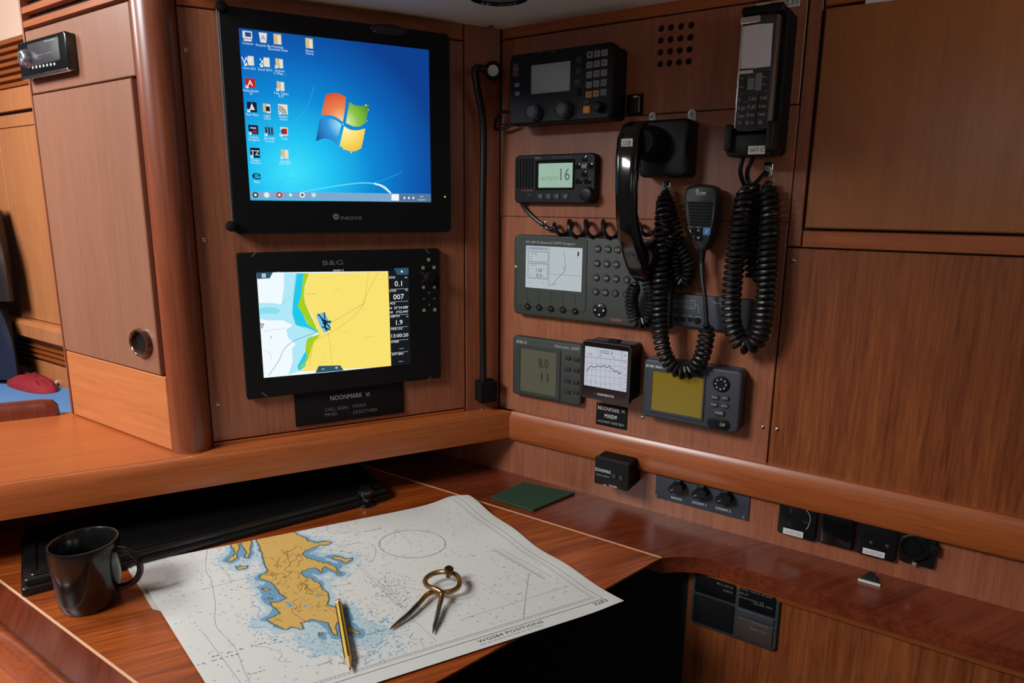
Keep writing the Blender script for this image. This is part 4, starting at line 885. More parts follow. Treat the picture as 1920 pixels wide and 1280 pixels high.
# ---- cords
pts = coil([RW3(q, w) for q, w in (((1194, 528), .060), ((1184, 560), .052), ((1192, 600), .045), ((1214, 600), .04), ((1222, 560), .04), ((1216, 515), .045), ((1240, 470), .05), ((1262, 440), .055))], .0095, .0066, per=12)
rtube('coiled_cord', pts, .0027, BLKR, 'black coiled cord of the telephone handset, looping beside the navigator keys', 'cord')
pts = [RW3((973, 372), .012), RW3((985, 392), .008), RW3((1003, 410), .006), RW3((1018, 421), .005)]; pts = catmull(pts, 6)
pts += coil([RW3(q, w) for q, w in (((1020, 423), .006), ((1045, 428), .016), ((1110, 429), .018), ((1160, 431), .018), ((1205, 431), .018), ((1240, 440), .022))], .0150, .034, per=26)
pts2 = coil([RW3(q, w) for q, w in (((1240, 440), .022), ((1270, 455), .028), ((1292, 500), .03), ((1282, 530), .03), ((1264, 505), .03), ((1268, 440), .026), ((1252, 385), .02), ((1250, 356), .012))], .0095, .0075, per=12)
rtube('microphone_cord', pts, .0038, BLKR, 'loosely stretched black cord from the marine radio along the top of the navigator', 'cord')
rtube('coiled_cord', pts2, .0030, BLKR, 'bunched black coil hanging behind the telephone handset', 'cord')
pts = coil([RW3(q, w) for q, w in (((1248, 356), .020), ((1244, 400), .045), ((1241, 450), .055), ((1239, 520), .058), ((1237, 600), .055), ((1245, 660), .05), ((1268, 692), .046), ((1296, 694), .044), ((1316, 668), .046), ((1325, 625), .048), ((1326, 606), .048))], .0105, .0094, per=14)
pts += catmull([RW3((1325, 604), .048), RW3((1322, 560), .045), RW3((1317, 520), .04), RW3((1316, 490), .036), RW3((1317, 476), .034)], 6)
rtube('coiled_cord', pts, .0037, BLKR, 'long black coiled cord in a U loop joining the fist microphone', 'cord')
pts = coil([RW3(q, w) for q, w in (((1400, 345), .030), ((1392, 400), .045), ((1381, 470), .05), ((1373, 540), .05), ((1372, 600), .048), ((1385, 638), .045), ((1404, 647), .042), ((1424, 628), .040), ((1434, 570), .040), ((1440, 480), .038), ((1444, 400), .032), ((1440, 340), .022))], .0118, .0094, per=14)
rtube('coiled_cord', pts, .0040, BLKR, 'long black coiled cord hanging in a loop under the satellite phone', 'cord')
pts = coil([RW3(q, w) for q, w in (((1420, 346), .014), ((1416, 400), .016), ((1410, 460), .018), ((1413, 520), .018), ((1424, 500), .016), ((1430, 440), .014))], .0095, .0094, per=12)
rtube('coiled_cord', pts, .0036, BLKR, 'inner bunch of black coil close to the wall, inside the loop under the satellite phone', 'cord')
pts = catmull([RW3((1395, 290), .05), RW3((1388, 320), .045), RW3((1395, 345), .03), RW3((1400, 348), .03)], 6)
rtube('phone_cable', pts, .0034, BLKR, 'left of two short black cables below the satellite phone', 'cable')
pts = catmull([RW3((1412, 296), .045), RW3((1402, 318), .04), RW3((1402, 335), .03), RW3((1412, 346), .025), RW3((1436, 322), .012)], 6)
rtube('phone_cable', pts, .0034, BLKR, 'right of two short black cables below the satellite phone', 'cable')
# ---- fist microphone
W0 = .046
d = Dev('fist_microphone', 'R', [(1284, 348), (1342, 350), (1336, 470), (1286, 470)], W0, 'black fist microphone marked ICOM, hung on the bulkhead', 'microphone')
base = [(1290, 349), (1310, 345), (1334, 348), (1343, 358), (1342, 400), (1337, 430), (1328, 458), (1320, 470), (1311, 470), (1300, 456), (1289, 430), (1283, 400), (1283, 358)]
P0 = [tuple(v)[:2] for v in catmull([(*d.p(q), 0) for q in base+[base[0]]], 4)][:-1]
P0 = P0[::-1]; cx = sum(p[0] for p in P0)/len(P0); cy = sum(p[1] for p in P0)/len(P0)
def sc(k, w): return [(cx+(x-cx)*k, cy+(y-cy)*k, w) for x, y in P0]
a2 = sum(P0[i][0]*P0[(i+1) % len(P0)][1]-P0[(i+1) % len(P0)][0]*P0[i][1] for i in range(len(P0)))
if a2 < 0: P0 = P0[::-1]
m = M(); m.loft([sc(.90, .012), sc(.98, .016), sc(1, .024), sc(1, W0-.006), sc(.96, W0-.002), sc(.88, W0)], plastic('mic_black', (34, 37, 42), .5)); d.part('body', m)
m = M()
for k in range(8):
    a_ = d.p(C7(414+k*2.0, 0+k*16+0)); b_ = d.p(C7(549-k*1.5, 2+k*16)); m.rbox(a_[0], b_[0], a_[1]-.0019, a_[1]+.0019, W0-.001, W0+.0014, BLKM, r=.0018, bev=.0008, seg=3)
d.part('speaker_grille', m)
m = M(); ctext(m, 'ICOM', (505, 1103), (556, 1108), .0052, WHT, w=W0+.0002, X=C5, d=d); d.part('lettering', m); m = M(); u, v = d.p(C5(510, 1088)); m.frame((u-.0022, u+.0022, v-.0022, v+.0022), (u-.0014, u+.0014, v-.0014, v+.0014), W0, W0+.0002, WHT, ro=.0021, ri=.0013, bev=.00005); d.part('emblem', m)
for x_, y_, t_, mt in ((430, 146, '\\', BLKG), (473, 147, '^', BLKG), (473, 180, 'v', BLKG), (516, 150, '/', BLUEK)):
    u, v = d.p(C7(x_, y_)); keycap(d, 'key', u, v, .0062, .0062, W0-.0006, mt, t_, gm=WHT, r=.0025)
u, v = d.p((1316, 478), .034); m = M(); m.tube([(u, v+.02, .034), (u, v+.006, .034), (u+.0005, v-.02, .036)], [.008, .006, .0042], BLKR, n=12); d.part('strain_relief', m)
m = M(); u, v = d.p((1322, 385), .01); m.rbox(u-.012, u+.012, v-.014, v+.014, 0, .013, BLKM, r=.002); d.part('hanger_bracket', m)
# ---- satellite phone in its charger
W0 = .078; X = C5
d = Dev('satellite_phone', 'R', [X(768, 92), X(972, 62), X(918, 735), X(718, 758)], W0, 'black cordless satellite phone with number keys standing in a wall charger', 'telephone')
m = M(); m.rbox(d.u0, d.u1, d.v0, d.v1, W0-.022, W0-.002, BLKG, r=.006, bev=.002)
uc_ = (d.u0+d.u1)/2
for sgn in (0, 1):
    a_, b_ = (d.u0+.002, uc_) if sgn == 0 else (uc_, d.u1-.002); wa, wb = (W0-.002, W0+.0015) if sgn == 0 else (W0+.0015, W0-.002)
    m.poly([(a_, d.v0+.003, wa), (b_, d.v0+.003, wb), (b_, d.v1-.004, wb), (a_, d.v1-.004, wa)], plastic('phone_face', (46, 52, 60), .3, coat=.4))
    m.poly([(a_, d.v0+.003, wa), (a_, d.v0+.003, W0-.003), (b_, d.v0+.003, W0-.003), (b_, d.v0+.003, wb)], BLKG)
d.part('handset', m)
m = M(); m.rbox(d.u0-.0004, d.u0+.002, d.v0+.004, d.v1-.004, W0-.012, W0+.001, STEEL, r=.0008); d.part('side_trim', m)
m = M(); m.rbox(d.u1-.0015, d.u1+.0025, d.v0+.002, d.v1-.004, W0-.014, W0+.0005, plastic('bronze_trim', (128, 112, 100), .3, metal=.6), r=.0008); d.part('side_trim', m)
q_ = [d.p(X(*q)) for q in ((766, 152), (854, 140), (944, 132), (928, 378), (846, 390), (756, 392))]
sg_ = plastic('phone_reflection', (226, 228, 236), .3, coat=.5); m = M()  # pale base colour stands in for a reflection on the screen
m.poly([(*q_[5], W0-.0010), (*q_[4], W0+.0018), (*q_[1], W0+.0018), (*q_[0], W0-.0010)], sg_); m.poly([(*q_[4], W0+.0018), (*q_[3], W0-.0005), (*q_[2], W0-.0005), (*q_[1], W0+.0018)], sg_); d.part('screen', m)
u, v = d.p(X(815, 112)); m = M(); m.rbox(u-.014, u+.014, v-.005, v+.004, W0-.001, W0+.002, CHROME, r=.002, bev=.001); d.part('earpiece', m)
u, v = d.p(X(790, 412)); m = M(); m.rbox(u-.011, u+.010, v-.0022, v+.0022, W0-.001, W0+.0012, LABEL, r=.001, bev=.0003); d.part('call_light', m)
gl_ = ['1 _', '2 abc', '3 def', '4 ghi', '5 jkl', '6 mno', '7 pqrs', '8 tuv', '9 wxyz', '*', '0 +', '#']
for i, j, u, v in keygrid(None, d, [X(772, 571), X(890, 558), X(872, 697), X(755, 707)], 3, 4, 0, 0, W0, W0, None):
    w = W0-.002+.0035*(1-min(1, abs(u-uc_)/((d.u1-d.u0)/2)))
    keycap(d, 'key', u, v, .0072, .0060, w+.0006, KEYD, gl_[j*3+i], gm=GRYI, h=.0012)
for x_, y_, ku, kv, mt in ((766, 445, .0058, .0062, KEYD), (763, 492, .0058, .0072, KEYD), (818, 480, .0045, .008, KEYG), (862, 468, .0045, .012, KEYG), (896, 435, .0062, .007, KEYD), (893, 478, .0062, .007, KEYD)):
    u, v = d.p(X(x_, y_)); w = W0-.002+.0035*(1-min(1, abs(u-uc_)/((d.u1-d.u0)/2))); keycap(d, 'key', u, v, ku, kv, w, mt, '-' if mt is KEYD else None, gm=GRYI, h=.0014)
d2 = Dev('phone_charger', 'R', [X(690, 700), X(1005, 700), X(1000, 885), X(690, 892)], .05, 'deep black wall charger holding the satellite phone, with a small SAT C label', 'charger')
off = (d.uc-d2.uc, d.vc-d2.vc)
ul, ur = d.u0+off[0], d.u1+off[0]; vt_, vb_ = d.v1+off[1], d.v0+off[1]
vlow = d2.p(X(780, 892), W0)[1]
m = M(); m.rbox(ul-.001, ur+.010, vlow+.004, vt_+.012, 0, W0-.024, BLKM, r=.008, bev=.004); d2.part('back_housing', m)
m = M(); m.rbox(ul-.003, ur+.006, vt_+.0005, vt_+.013, W0-.035, W0-.004, BLK, r=.004, bev=.003); d2.part('top_hood', m)
m = M(); m.rbox(ul-.012, ur+.010, vlow, vb_-.002, W0-.045, W0-.006, BLK, r=.008, bev=.004); d2.part('cup', m)
m = M(); m.rbox(ul-.012, ul-.002, vlow+.008, vb_+.010, W0-.03, W0+.006, BLK, r=.003, bev=.003); d2.part('jaw', m)
m = M(); m.rbox(ur-.002, ur+.009, vlow+.006, vb_+.012, W0-.03, W0+.006, BLK, r=.003, bev=.003); d2.part('jaw', m)
a_ = d2.p(X(850, 857), W0-.006); m = M(); m.rbox(a_[0]-.012, a_[0]+.012, a_[1]-.006, a_[1]+.006, W0-.007, W0-.0052, LABEL, r=.0004, bev=.0001); m.text('SAT C', a_[0], a_[1], W0-.005, .0055, BLK, width=.019); d2.part('name_label', m)
# ---- paper labels above it
d = Dev('paper_label', 'R', [X(845, 18), X(1097, -8), X(1095, 42), X(845, 60)], .001, 'white printed strip reading 202 373 at the top, behind the satellite phone', 'label')
m = M(); m.rbox(d.u0, d.u1, d.v0, d.v1, 0, .0006, LABEL, r=.0005, bev=.0001); ctext(m, '8702 202 373', (925, 22), (1088, 14), .0075, BLK, w=.0009, X=X, d=d); d.part('strip', m)
# ---- door top keep at the top of the locker door
d = Dev('door_catch', 'R', [(1622, 0), (1690, -8), (1690, -1), (1622, 7)], .006, 'pale strip catch over the top edge of the right-hand locker door', 'catch')
m = M(); m.rbox(d.u0, d.u1, d.v0, d.v1, .0, .007, LABEL, r=.001); d.part('plate', m)

# ---- gooseneck chart lamp in the corner
gl = empty('chart_lamp', R.mat(), 'small black gooseneck lamp with a silvery head in the corner of the bulkheads', 'lamp')
h0 = RW3((925, 133), .045)
m = M(); Tm = Matrix.Translation(h0) @ (Vector((.5, -.08, .85)).normalized().to_track_quat('Z', 'Y').to_matrix().to_4x4())
m.lathe([(.010, -.045), (.014, -.03), (.0165, -.004), (.0165, .004), (.0145, .007), (.0100, .0068)], BLKM, T=Tm, n=24, cap1=False); m.build('lamp_head', gl)
m = M(); m.lathe([(.0100, .0065), (.007, .003), (.002, .0015)], plastic('reflector', (215, 212, 208), .35), T=Tm, n=24, cap0=False); m.build('reflector', gl)
def LW3(q, w): u, v = L.at(*q, w); return R.mat().inverted() @ (L.o+L.u*u+L.v*v+L.n*w)
pts = catmull([Tm @ Vector((0, 0, -.042)), LW3((893, 128), .05), LW3((895, 165), .035), LW3((906, 240), .022), LW3((905, 400), .018), LW3((905, 560), .018), LW3((906, 715), .018)], 12)
m = M(); m.tube(pts, .0068, BLKR, n=12); m.build('gooseneck', gl)
c_ = L.mat().inverted(); e = LW3((906, 730), .012); m = M(); T2 = R.mat().inverted() @ L.mat(*L.at(906, 729, .0), 0); m.T = T2; m.rbox(-.020, .020, -.022, .022, .0015, .028, BLKM, r=.004, bev=.003); m.build('base', gl)

# ================================================================ BELOW THE RAIL
X = cr(1080, 820, .21875); W0 = .055
d = Dev('radar_enhancer_box', 'R', [X(165, 160), X(462, 235), X(440, 462), X(155, 388)], W0, 'black box marked ECHOMAX with two small buttons, under the rail', 'control box')
m = M(); m.rbox(d.u0+.0005, d.u1-.0005, d.v0+.0005, d.v1-.0005, .0, W0-.006, BLKM, r=.002); m.rbox(d.u0, d.u1, d.v0, d.v1, W0-.008, W0, BLK, r=.002, bev=.001); z = W0+.0002
ctext(m, 'ECHOMAX', (168, 268), (298, 300), .0062, WHT, w=z, X=X, d=d); ctext(m, 'Active X-Band', (175, 312), (284, 338), .0030, GRYI, w=z, X=X, d=d); ctext(m, 'on', (235, 400), (262, 408), .0032, WHT, w=z, X=X, d=d); ctext(m, 'Standby', (285, 408), (352, 425), .0036, WHT, w=z, X=X, d=d)
d.part('housing', m)
for x_, y_ in ((328, 330), (388, 346)): u, v = d.p(X(x_, y_)); rkey(d, u, v, .0052, W0-.0003, KEYD, name='button')
W0 = .003
d = Dev('speaker_switch_panel', 'R', [X(690, 275), X(1497, 460), X(1473, 717), X(676, 512)], W0, 'slate switch panel with three black knobs marked SALOON, COCKPIT 1 and COCKPIT 2', 'switch panel')
m = M(); m.rbox(d.u0, d.u1, d.v0, d.v1, 0, W0, SLATE, r=.0008, bev=.0006); z = W0+.0002
for t_, a_, b_ in (('SALOON', (815, 512), (905, 530)), ('COCKPIT 1', (995, 550), (1115, 580)), ('COCKPIT 2', (1195, 600), (1325, 632)), ('STEREO', (790, 318), (872, 338)), ('STEREO', (985, 363), (1062, 380)), ('STEREO', (1185, 408), (1265, 426)), ('OFF', (1125, 392), (1158, 400)), ('MONO', (1310, 432), (1370, 445)), ('2+', (940, 350), (960, 356))): ctext(m, t_, a_, b_, .0042, WHT if t_[0] in 'SC' and b_[1] > 500 else GRYI, w=z, X=X, d=d)
m.ribbon([d.p(X(960, 345)), d.p(X(1305, 412))], .0005, z, GRYI); d.part('plate', m)
for q in ((690, 497), (1437, 686), (714, 290)):
    u, v = d.p(X(*q)); m = M(); m.disc(u, v, .0028, W0, W0+.0016, plastic('dull_steel', (150, 150, 152), .5, metal=1)); m.disc(u, v, .001, W0+.0016, W0+.0018, GAP); d.part('screw', m)
for x_, y_ in ((868, 428), (1068, 475), (1275, 520)):
    u, v = d.p(X(x_, y_), W0+.01); m = M(); m.lathe([(.0115, W0), (.0115, W0+.003), (.0100, W0+.004)], BLK, n=24, c=(u, v, 0), cap0=False)
    ang = math.radians(28); pp = [(-.0125, -.006), (-.0155, 0), (-.0125, .006), (.0100, .0078), (.0135, 0), (.0100, -.0078)]
    Pp = [(u+x*math.cos(ang)-y*math.sin(ang), v+x*math.sin(ang)+y*math.cos(ang)) for x, y in pp]; m.prism(Pp, W0+.003, W0+.018, BLK, bev=.001); m.ribbon([(u-.011*math.cos(ang), v-.011*math.sin(ang)), (u-.005*math.cos(ang), v-.005*math.sin(ang))], .001, W0+.0182, GRYI); d.part('knob', m)
# sockets
X = cr(1420, 820, .3594)
def sock(quad, w, label, kind):
    d = Dev('power_socket', 'R', quad, w, label, 'socket', 'sockets below the rail')
    m = M(); m.rbox(d.u0+.0005, d.u1-.0005, d.v0, d.v1, 0, w, BLK if kind != 'dc' else BLKM, r=.004, bev=.002)
    d.part('plate', m); return d
d = sock([X(118, 305), X(322, 362), X(300, 542), X(100, 497)], .009, 'black three-pin socket with an INVERTER label, leftmost of the row under the rail', 'uk'); w = d.w+.0001
m = M()
for x_, y_, a, b in ((177, 380, .0022, .005), (168, 450, .0022, .004), (252, 442, .0045, .0016)): u, v = d.p(X(x_, y_)); m.rbox(u-a, u+a, v-b, v+b, w-.001, w+.0003, GAP, r=.0003, bev=.0001)
d.part('pin_holes', m)
m = M(); P = [d.p(X(*q)) for q in ((245, 368), (268, 395), (276, 425), (265, 465), (252, 480))]; m.ribbon([tuple(v)[:2] for v in catmull([(*p, 0) for p in P], 6)], .0007, w, GRYI); d.part('face_line', m)
def inv(d, quad):
    r_ = d.rect([X(*q) for q in quad]); m = M(); m.rbox(*r_, d.w-.0003, d.w+.0005, LABEL, r=.0004, bev=.0001); m.text('INVERTER', (r_[0]+r_[1])/2, (r_[2]+r_[3])/2, d.w+.0006, (r_[3]-r_[2])*.55, plastic('faded_ink', (150, 150, 150), .6), width=(r_[1]-r_[0])*.8); d.part('name_label', m)
inv(d, ((135, 466), (240, 497), (237, 524), (134, 500)))
d = sock([X(328, 362), X(527, 407), X(503, 590), X(304, 546)], .009, 'black socket with a plain hinged flap, second from the left under the rail', 'flap')
m = M(); r_ = d.rect([X(348, 388), X(508, 415), X(490, 572), X(328, 545)]); m.rbox(*r_, d.w-.0005, d.w+.004, BLKG, r=.002, bev=.001); d.part('flap', m)
m = M(); u, v = d.p(X(430, 396)); m.rbox(u-.018, u+.018, v-.001, v+.001, d.w+.0035, d.w+.0045, DIMI, r=.0004, bev=.0002); d.part('flap_edge', m)
d = sock([X(532, 425), X(745, 465), X(722, 655), X(510, 600)], .009, 'black socket with an INVERTER label, third along beneath the rail', 'eu'); w = d.w
m = M()
for x_, y_ in ((592, 548), (677, 568)): u, v = d.p(X(x_, y_)); m.disc(u, v, .0024, w-.001, w+.0004, STEEL)
d.part('contacts', m); inv(d, ((552, 572), (666, 603), (662, 633), (548, 600)))
d = sock([X(752, 462), X(943, 505), X(925, 690), X(740, 645)], .008, 'black round-faced socket with two steel screws, rightmost under the rail', 'dc'); w = d.w
u, v = d.p(X(818, 575), w+.004); m = M(); m.lathe([(.021, w-.001), (.021, w+.004), (.019, w+.006), (.016, w+.006), (.015, w+.003), (.011, w+.003), (.0105, w+.005), (.002, w+.005)], BLK, n=32, c=(u, v, 0)); d.part('cap', m)
m = M(); m.rbox(u+.018, u+.030, v-.004, v+.012, w-.002, w+.005, BLKM, r=.002); d.part('hinge_tab', m)
for q in ((818, 658), (845, 487)): u, v = d.p(X(*q)); m = M(); m.disc(u, v, .0034, w-.001, w+.0014, CHROME); d.part('screw', m)
# cream repeated: small catch standing on the ledge
dz = DZ
lc = T.mat(*T.at(1632, 1088, 0), .0003); r_ = empty('ledge_catch', lc, 'tiny black catch with a chrome front edge on the ledge below the sockets', 'catch')
Tt = Matrix.Rotation(math.atan2(dirR.y, dirR.x)+math.pi, 4, 'Z') if False else Matrix.Rotation(math.atan2(dirR.y, dirR.x), 4, 'Z')
m = M(); m.T = Tt; m.loft([[(-.015, -.010, 0), (.013, -.010, 0), (.010, .010, 0), (-.008, .010, 0)], [(-.013, -.008, .004), (.011, -.008, .004), (.004, .004, .012), (-.003, .004, .012)]], BLKM, sm=False); m.build('body', r_)
m = M(); m.T = Tt; m.box(-.016, .014, -.012, -.0100, 0, .0035, LABEL); m.build('front_edge', r_)  # pale paint stands in for the shine of the chrome
# dark instrument below the ledge
X = cr(1220, 1000, .2188); WP = WL-.012
SUNK = WP
d = Dev('instruction_panel', 'R', [X(360, 285), X(1128, 488), X(1058, 985), X(330, 800)], WP+.008, 'dark grey raised panel with shade-dimmed lettering, fixed below the ledge in the shade', 'control panel')
w0 = WP+.0003
m = M(); m.rbox(d.u0, d.u1, d.v0, d.v1, w0, d.w-.002, DGRY, r=.008, bev=.002); a_ = d.p(X(735, 600)); mid_ = a_[0]
m.rbox(d.u0+.005, mid_-.003, a_[1]-.002, d.v1-.007, d.w-.003, d.w, BLK, r=.002); m.rbox(mid_+.003, d.u1-.006, a_[1]-.004, d.v1-.007, d.w-.003, d.w, BLK, r=.002)
m.rbox(mid_+.003, d.u1-.006, a_[1]-.019, a_[1]-.007, d.w-.003, d.w, DGRY, r=.002); m.rbox(mid_+.003, d.u1-.006, d.v0+.006, a_[1]-.022, d.w-.003, d.w, plastic('brown_grey', (64, 52, 46), .5), r=.002); m.rbox(d.u0+.005, mid_-.003, d.v0+.006, a_[1]-.006, d.w-.003, d.w, BLKM, r=.002)
z = d.w+.0002
for q, q2, t_ in (((765, 440), (840, 455), 'MODE'), ((765, 470), (1040, 545), 'CALL CH12 SCAN'), ((755, 508), (840, 522), 'SPLIT'), ((755, 545), (970, 590), 'Automatic 24'), ((880, 600), (1040, 640), '02:00 PM'), ((870, 765), (1000, 800), 'OCEAN'), ((850, 815), (990, 850), 'BEACON'), ((490, 360), (700, 410), 'TOTAL'), ((570, 420), (700, 470), 'RUN'), ((620, 470), (700, 520), 'GEN')): ctext(m, t_, q, q2, .0036, DIMI, w=z, X=X, d=d)  # dim ink puts the shade below the ledge into the lettering
d.part('housing', m)
# deckhead lamp and screw
lp = zpt(935, -16, VC); r_ = empty('ceiling_light', Plane(lp, Vector((1, 0, 0)), Vector((0, -1, 0))).mat(), 'round deckhead lamp with a black rim at the very top of the view', 'lamp')
m = M(); m.lathe([(.052, .0005), (.052, .006), (.047, .009), (.043, .006), (.043, .001)], BLKG, n=40, cap0=False, cap1=False); m.build('rim', r_)
m = M(); m.lathe([(.0425, .001), (.0425, .004), (.001, .0042)], plastic('lens_grey', (120, 124, 126), .3), n=40); m.build('lens', r_)
sp_ = zpt(921, 48, VC); r_ = Plane(sp_, Vector((1, 0, 0)), Vector((0, -1, 0))).mat(); m = M(); m.lathe([(.006, .0003), (.006, .0015), (.003, .003)], STEEL, n=14); o = m.build('ceiling_screw', mw=r_); tag(o, 'small steel screw in the cream deckhead above the corner', 'screw')

# ================================================================ ON THE TABLE
def TV(q, w=0): a = T.at(*q, w); return Vector((a[0], a[1]))
# ---- the sea chart: a sheet folded once, its far right corner bulging a little
cFL = TV((245, 1058), .003); cFR = TV((868, 934), .003); cNR = TV((1170, 1130), .003)
le = (TV((385, 1280), .003)-cFL); ne = TV((704, 1280), .003)-cNR
den = le.x*ne.y-le.y*ne.x; dlt = cNR-cFL; tt = (dlt.x*ne.y-dlt.y*ne.x)/den; cNL = cFL+le*tt
def bil(s, t): return cFL*(1-s)*(1-t)+cFR*s*(1-t)+cNR*s*t+cNL*(1-s)*t
def chz(s, t):
    z = .0030
    z += .010*math.exp(-((s-1.0)/.10)**2-((t-.02)/.16)**2)
    z += .0040*math.exp(-((s-1.0)/.07)**2)*(.5+.5*math.sin(t*19+.6))
    z += .0022*math.exp(-((s-.02)/.05)**2-((t-.3)/.2)**2)
    return z
def chp(s, t, dz=0):
    p = bil(s, t); 
    if s > .9: p = p+(cFR-cFL).normalized()*(s-.9)*10*.006*math.sin(t*math.pi*2.2)*(1-t)
    if t < .06 and s > .93: k = ((.06-t)/.06)*((s-.93)/.07); p = p+(cNR-cFR).normalized()*.016*k*k-(cFR-cFL).normalized()*.012*k*k
    return (p.x, p.y, chz(s, t)+dz)
X2 = cr(380, 900, .2968)
def inv_st(q):
    p = TV(q, .003); s, t = .5, .5
    for _ in range(25):
        f0 = bil(s, t)-p; fs = (bil(s+1e-4, t)-bil(s, t))/1e-4; ft = (bil(s, t+1e-4)-bil(s, t))/1e-4
        dd = fs.x*ft.y-fs.y*ft.x; s -= (f0.x*ft.y-f0.y*ft.x)/dd; t -= (fs.x*f0.y-fs.y*f0.x)/dd
    return (s, t)
LAND = [[(338, 372), (300, 340), (560, 300), (600, 345), (640, 360), (670, 385), (720, 395), (790, 385), (815, 395), (790, 408), (730, 412), (690, 430), (665, 440), (640, 455), (630, 470), (650, 480), (690, 500), (740, 515), (800, 525), (840, 545), (850, 570), (875, 585), (860, 592), (830, 575), (800, 560), (770, 545), (755, 560), (757, 580), (745, 585), (725, 560), (700, 555), (650, 570), (622, 585), (640, 605), (690, 620), (710, 640), (740, 650), (755, 690), (790, 710), (800, 740), (790, 785), (830, 800), (870, 810), (905, 850), (890, 890), (850, 900), (840, 930), (855, 980), (825, 970), (800, 930), (795, 905), (740, 890), (700, 880), (650, 890), (622, 900), (640, 940), (600, 935), (560, 925), (530, 945), (495, 930), (440, 905), (400, 880), (430, 868), (490, 845), (470, 820), (440, 795), (425, 770), (490, 765), (530, 745), (490, 720), (475, 690), (440, 655), (400, 635), (355, 618), (385, 590), (412, 578), (395, 540), (385, 500), (370, 450), (350, 400)],
        [(160, 390), (225, 385), (232, 430), (215, 460), (218, 492), (180, 515), (145, 508), (190, 480), (205, 455), (180, 410)], [(240, 385), (312, 365), (300, 430), (300, 460), (290, 490), (268, 488), (275, 450), (245, 410)],
        [(215, 548), (285, 540), (280, 555), (230, 567)], [(375, 682), (430, 685), (425, 697), (390, 696)], [(820, 482), (860, 483), (900, 495), (945, 490), (945, 505), (905, 522), (870, 505), (830, 500)], [(905, 912), (950, 935), (1000, 970), (985, 975), (940, 958), (912, 960)], [(412, 742), (440, 742), (440, 752), (415, 752)], [(735, 965), (755, 965), (752, 982), (738, 980)]]
LAKES = [[(510, 760), (550, 770), (580, 800), (550, 800), (525, 780)], [(630, 790), (655, 785), (662, 797), (640, 803)], [(720, 720), (740, 728), (735, 745), (722, 740)]]
def jag(poly, amp, sub):
    rnd = random.Random(len(poly)*7+3); out = []
    for i in range(len(poly)):
        a = poly[i]; b = poly[(i+1) % len(poly)]; n = max(1, int(math.hypot(b[0]-a[0], b[1]-a[1])/sub))
        for k in range(n):
            f = k/n; j = amp if k else amp*.4; out.append((a[0]+(b[0]-a[0])*f+rnd.uniform(-j, j), a[1]+(b[1]-a[1])*f+rnd.uniform(-j, j)))
    return out
landst = [np.array([inv_st(X2(*p)) for p in jag(P, 5, 12)]) for P in LAND]
lakest = [np.array([inv_st(X2(*p)) for p in P]) for P in LAKES]
AX = np.array([(cFR-cFL).length, (cNL-cFL).length])
NS, NT = 620, 420
S, Tt_ = np.meshgrid(np.linspace(0, 1, NS), np.linspace(0, 1, NT)); PX = S.ravel(); PY = Tt_.ravel()
def inside(P):
    r = np.zeros(PX.shape, bool); j = len(P)-1
    for i in range(len(P)):
        xi, yi = P[i]; xj, yj = P[j]
        c = ((yi > PY) != (yj > PY)) & (PX < (xj-xi)*(PY-yi)/((yj-yi) or 1e-12)+xi); r ^= c; j = i
    return r
def dist(P):
    dmin = np.full(PX.shape, 9.0); A_ = P*AX; B_ = np.roll(P, -1, 0)*AX; x = PX*AX[0]; y = PY*AX[1]
    for a, b in zip(A_, B_):
        ab = b-a; l = (ab**2).sum()+1e-12; h = np.clip(((x-a[0])*ab[0]+(y-a[1])*ab[1])/l, 0, 1); dmin = np.minimum(dmin, np.hypot(x-a[0]-h*ab[0], y-a[1]-h*ab[1]))
    return dmin
land = np.zeros(PX.shape, bool); dl = np.full(PX.shape, 9.0)
for P in landst: land |= inside(P); dl = np.minimum(dl, dist(P))
lk = np.zeros(PX.shape, bool)
for P in lakest: lk |= inside(P)
rng = np.random.RandomState(3)
def noise(fr, seed):
    g = np.random.RandomState(seed).rand(fr+3, fr+3); x = PX*fr*1.3 % (fr+1); y = PY*fr; i = x.astype(int); j = y.astype(int); fx = x-i; fy = y-j; fx = fx*fx*(3-2*fx); fy = fy*fy*(3-2*fy)
    return (g[j, i]*(1-fx)+g[j, i+1]*fx)*(1-fy)+(g[j+1, i]*(1-fx)+g[j+1, i+1]*fx)*fy
nz = .55*noise(9, 1)+.3*noise(24, 2)+.15*noise(60, 5)
col = np.empty((PX.size, 3)); col[:] = lin((208, 207, 202))
d1 = dl-.022*(nz-.25); south = np.clip((PY-.55)*3, 0, 1)*np.clip(1.4-abs(PX-.42)*3.2, 0, 1)
m1 = dl < (.004+.022*nz*nz*2+.045*south*nz); col[m1] = lin((178, 196, 204))
m2 = dl < (.0015+.016*np.clip(nz*1.8-.62, 0, 1)); col[m2] = lin((110, 152, 182))
spk = (noise(140, 8) > .70) & (dl < .022+.05*south) & (dl > .012); col[spk] = lin((150, 178, 196))
col[land] = lin((206, 166, 92)); col[land & (dl < .0011)] = lin((96, 92, 60)); col[(~land) & (dl < .0009)] = lin((70, 96, 96)); col[lk & land] = lin((120, 160, 176))
fibre = (rng.rand(PX.size)-.5)*.02; col += fibre[:, None]
ch = bpy.data.meshes.new('chart_sheet'); vv = np.array([chp(s, t) for s, t in zip(PX, PY)])
idx = np.arange(NS*NT).reshape(NT, NS); q_ = np.stack([idx[1:, :-1], idx[1:, 1:], idx[:-1, 1:], idx[:-1, :-1]], -1).reshape(-1, 4)
ch.vertices.add(len(vv)); ch.vertices.foreach_set('co', vv.ravel()); ch.loops.add(q_.size); ch.loops.foreach_set('vertex_index', q_.ravel().astype(np.int32))
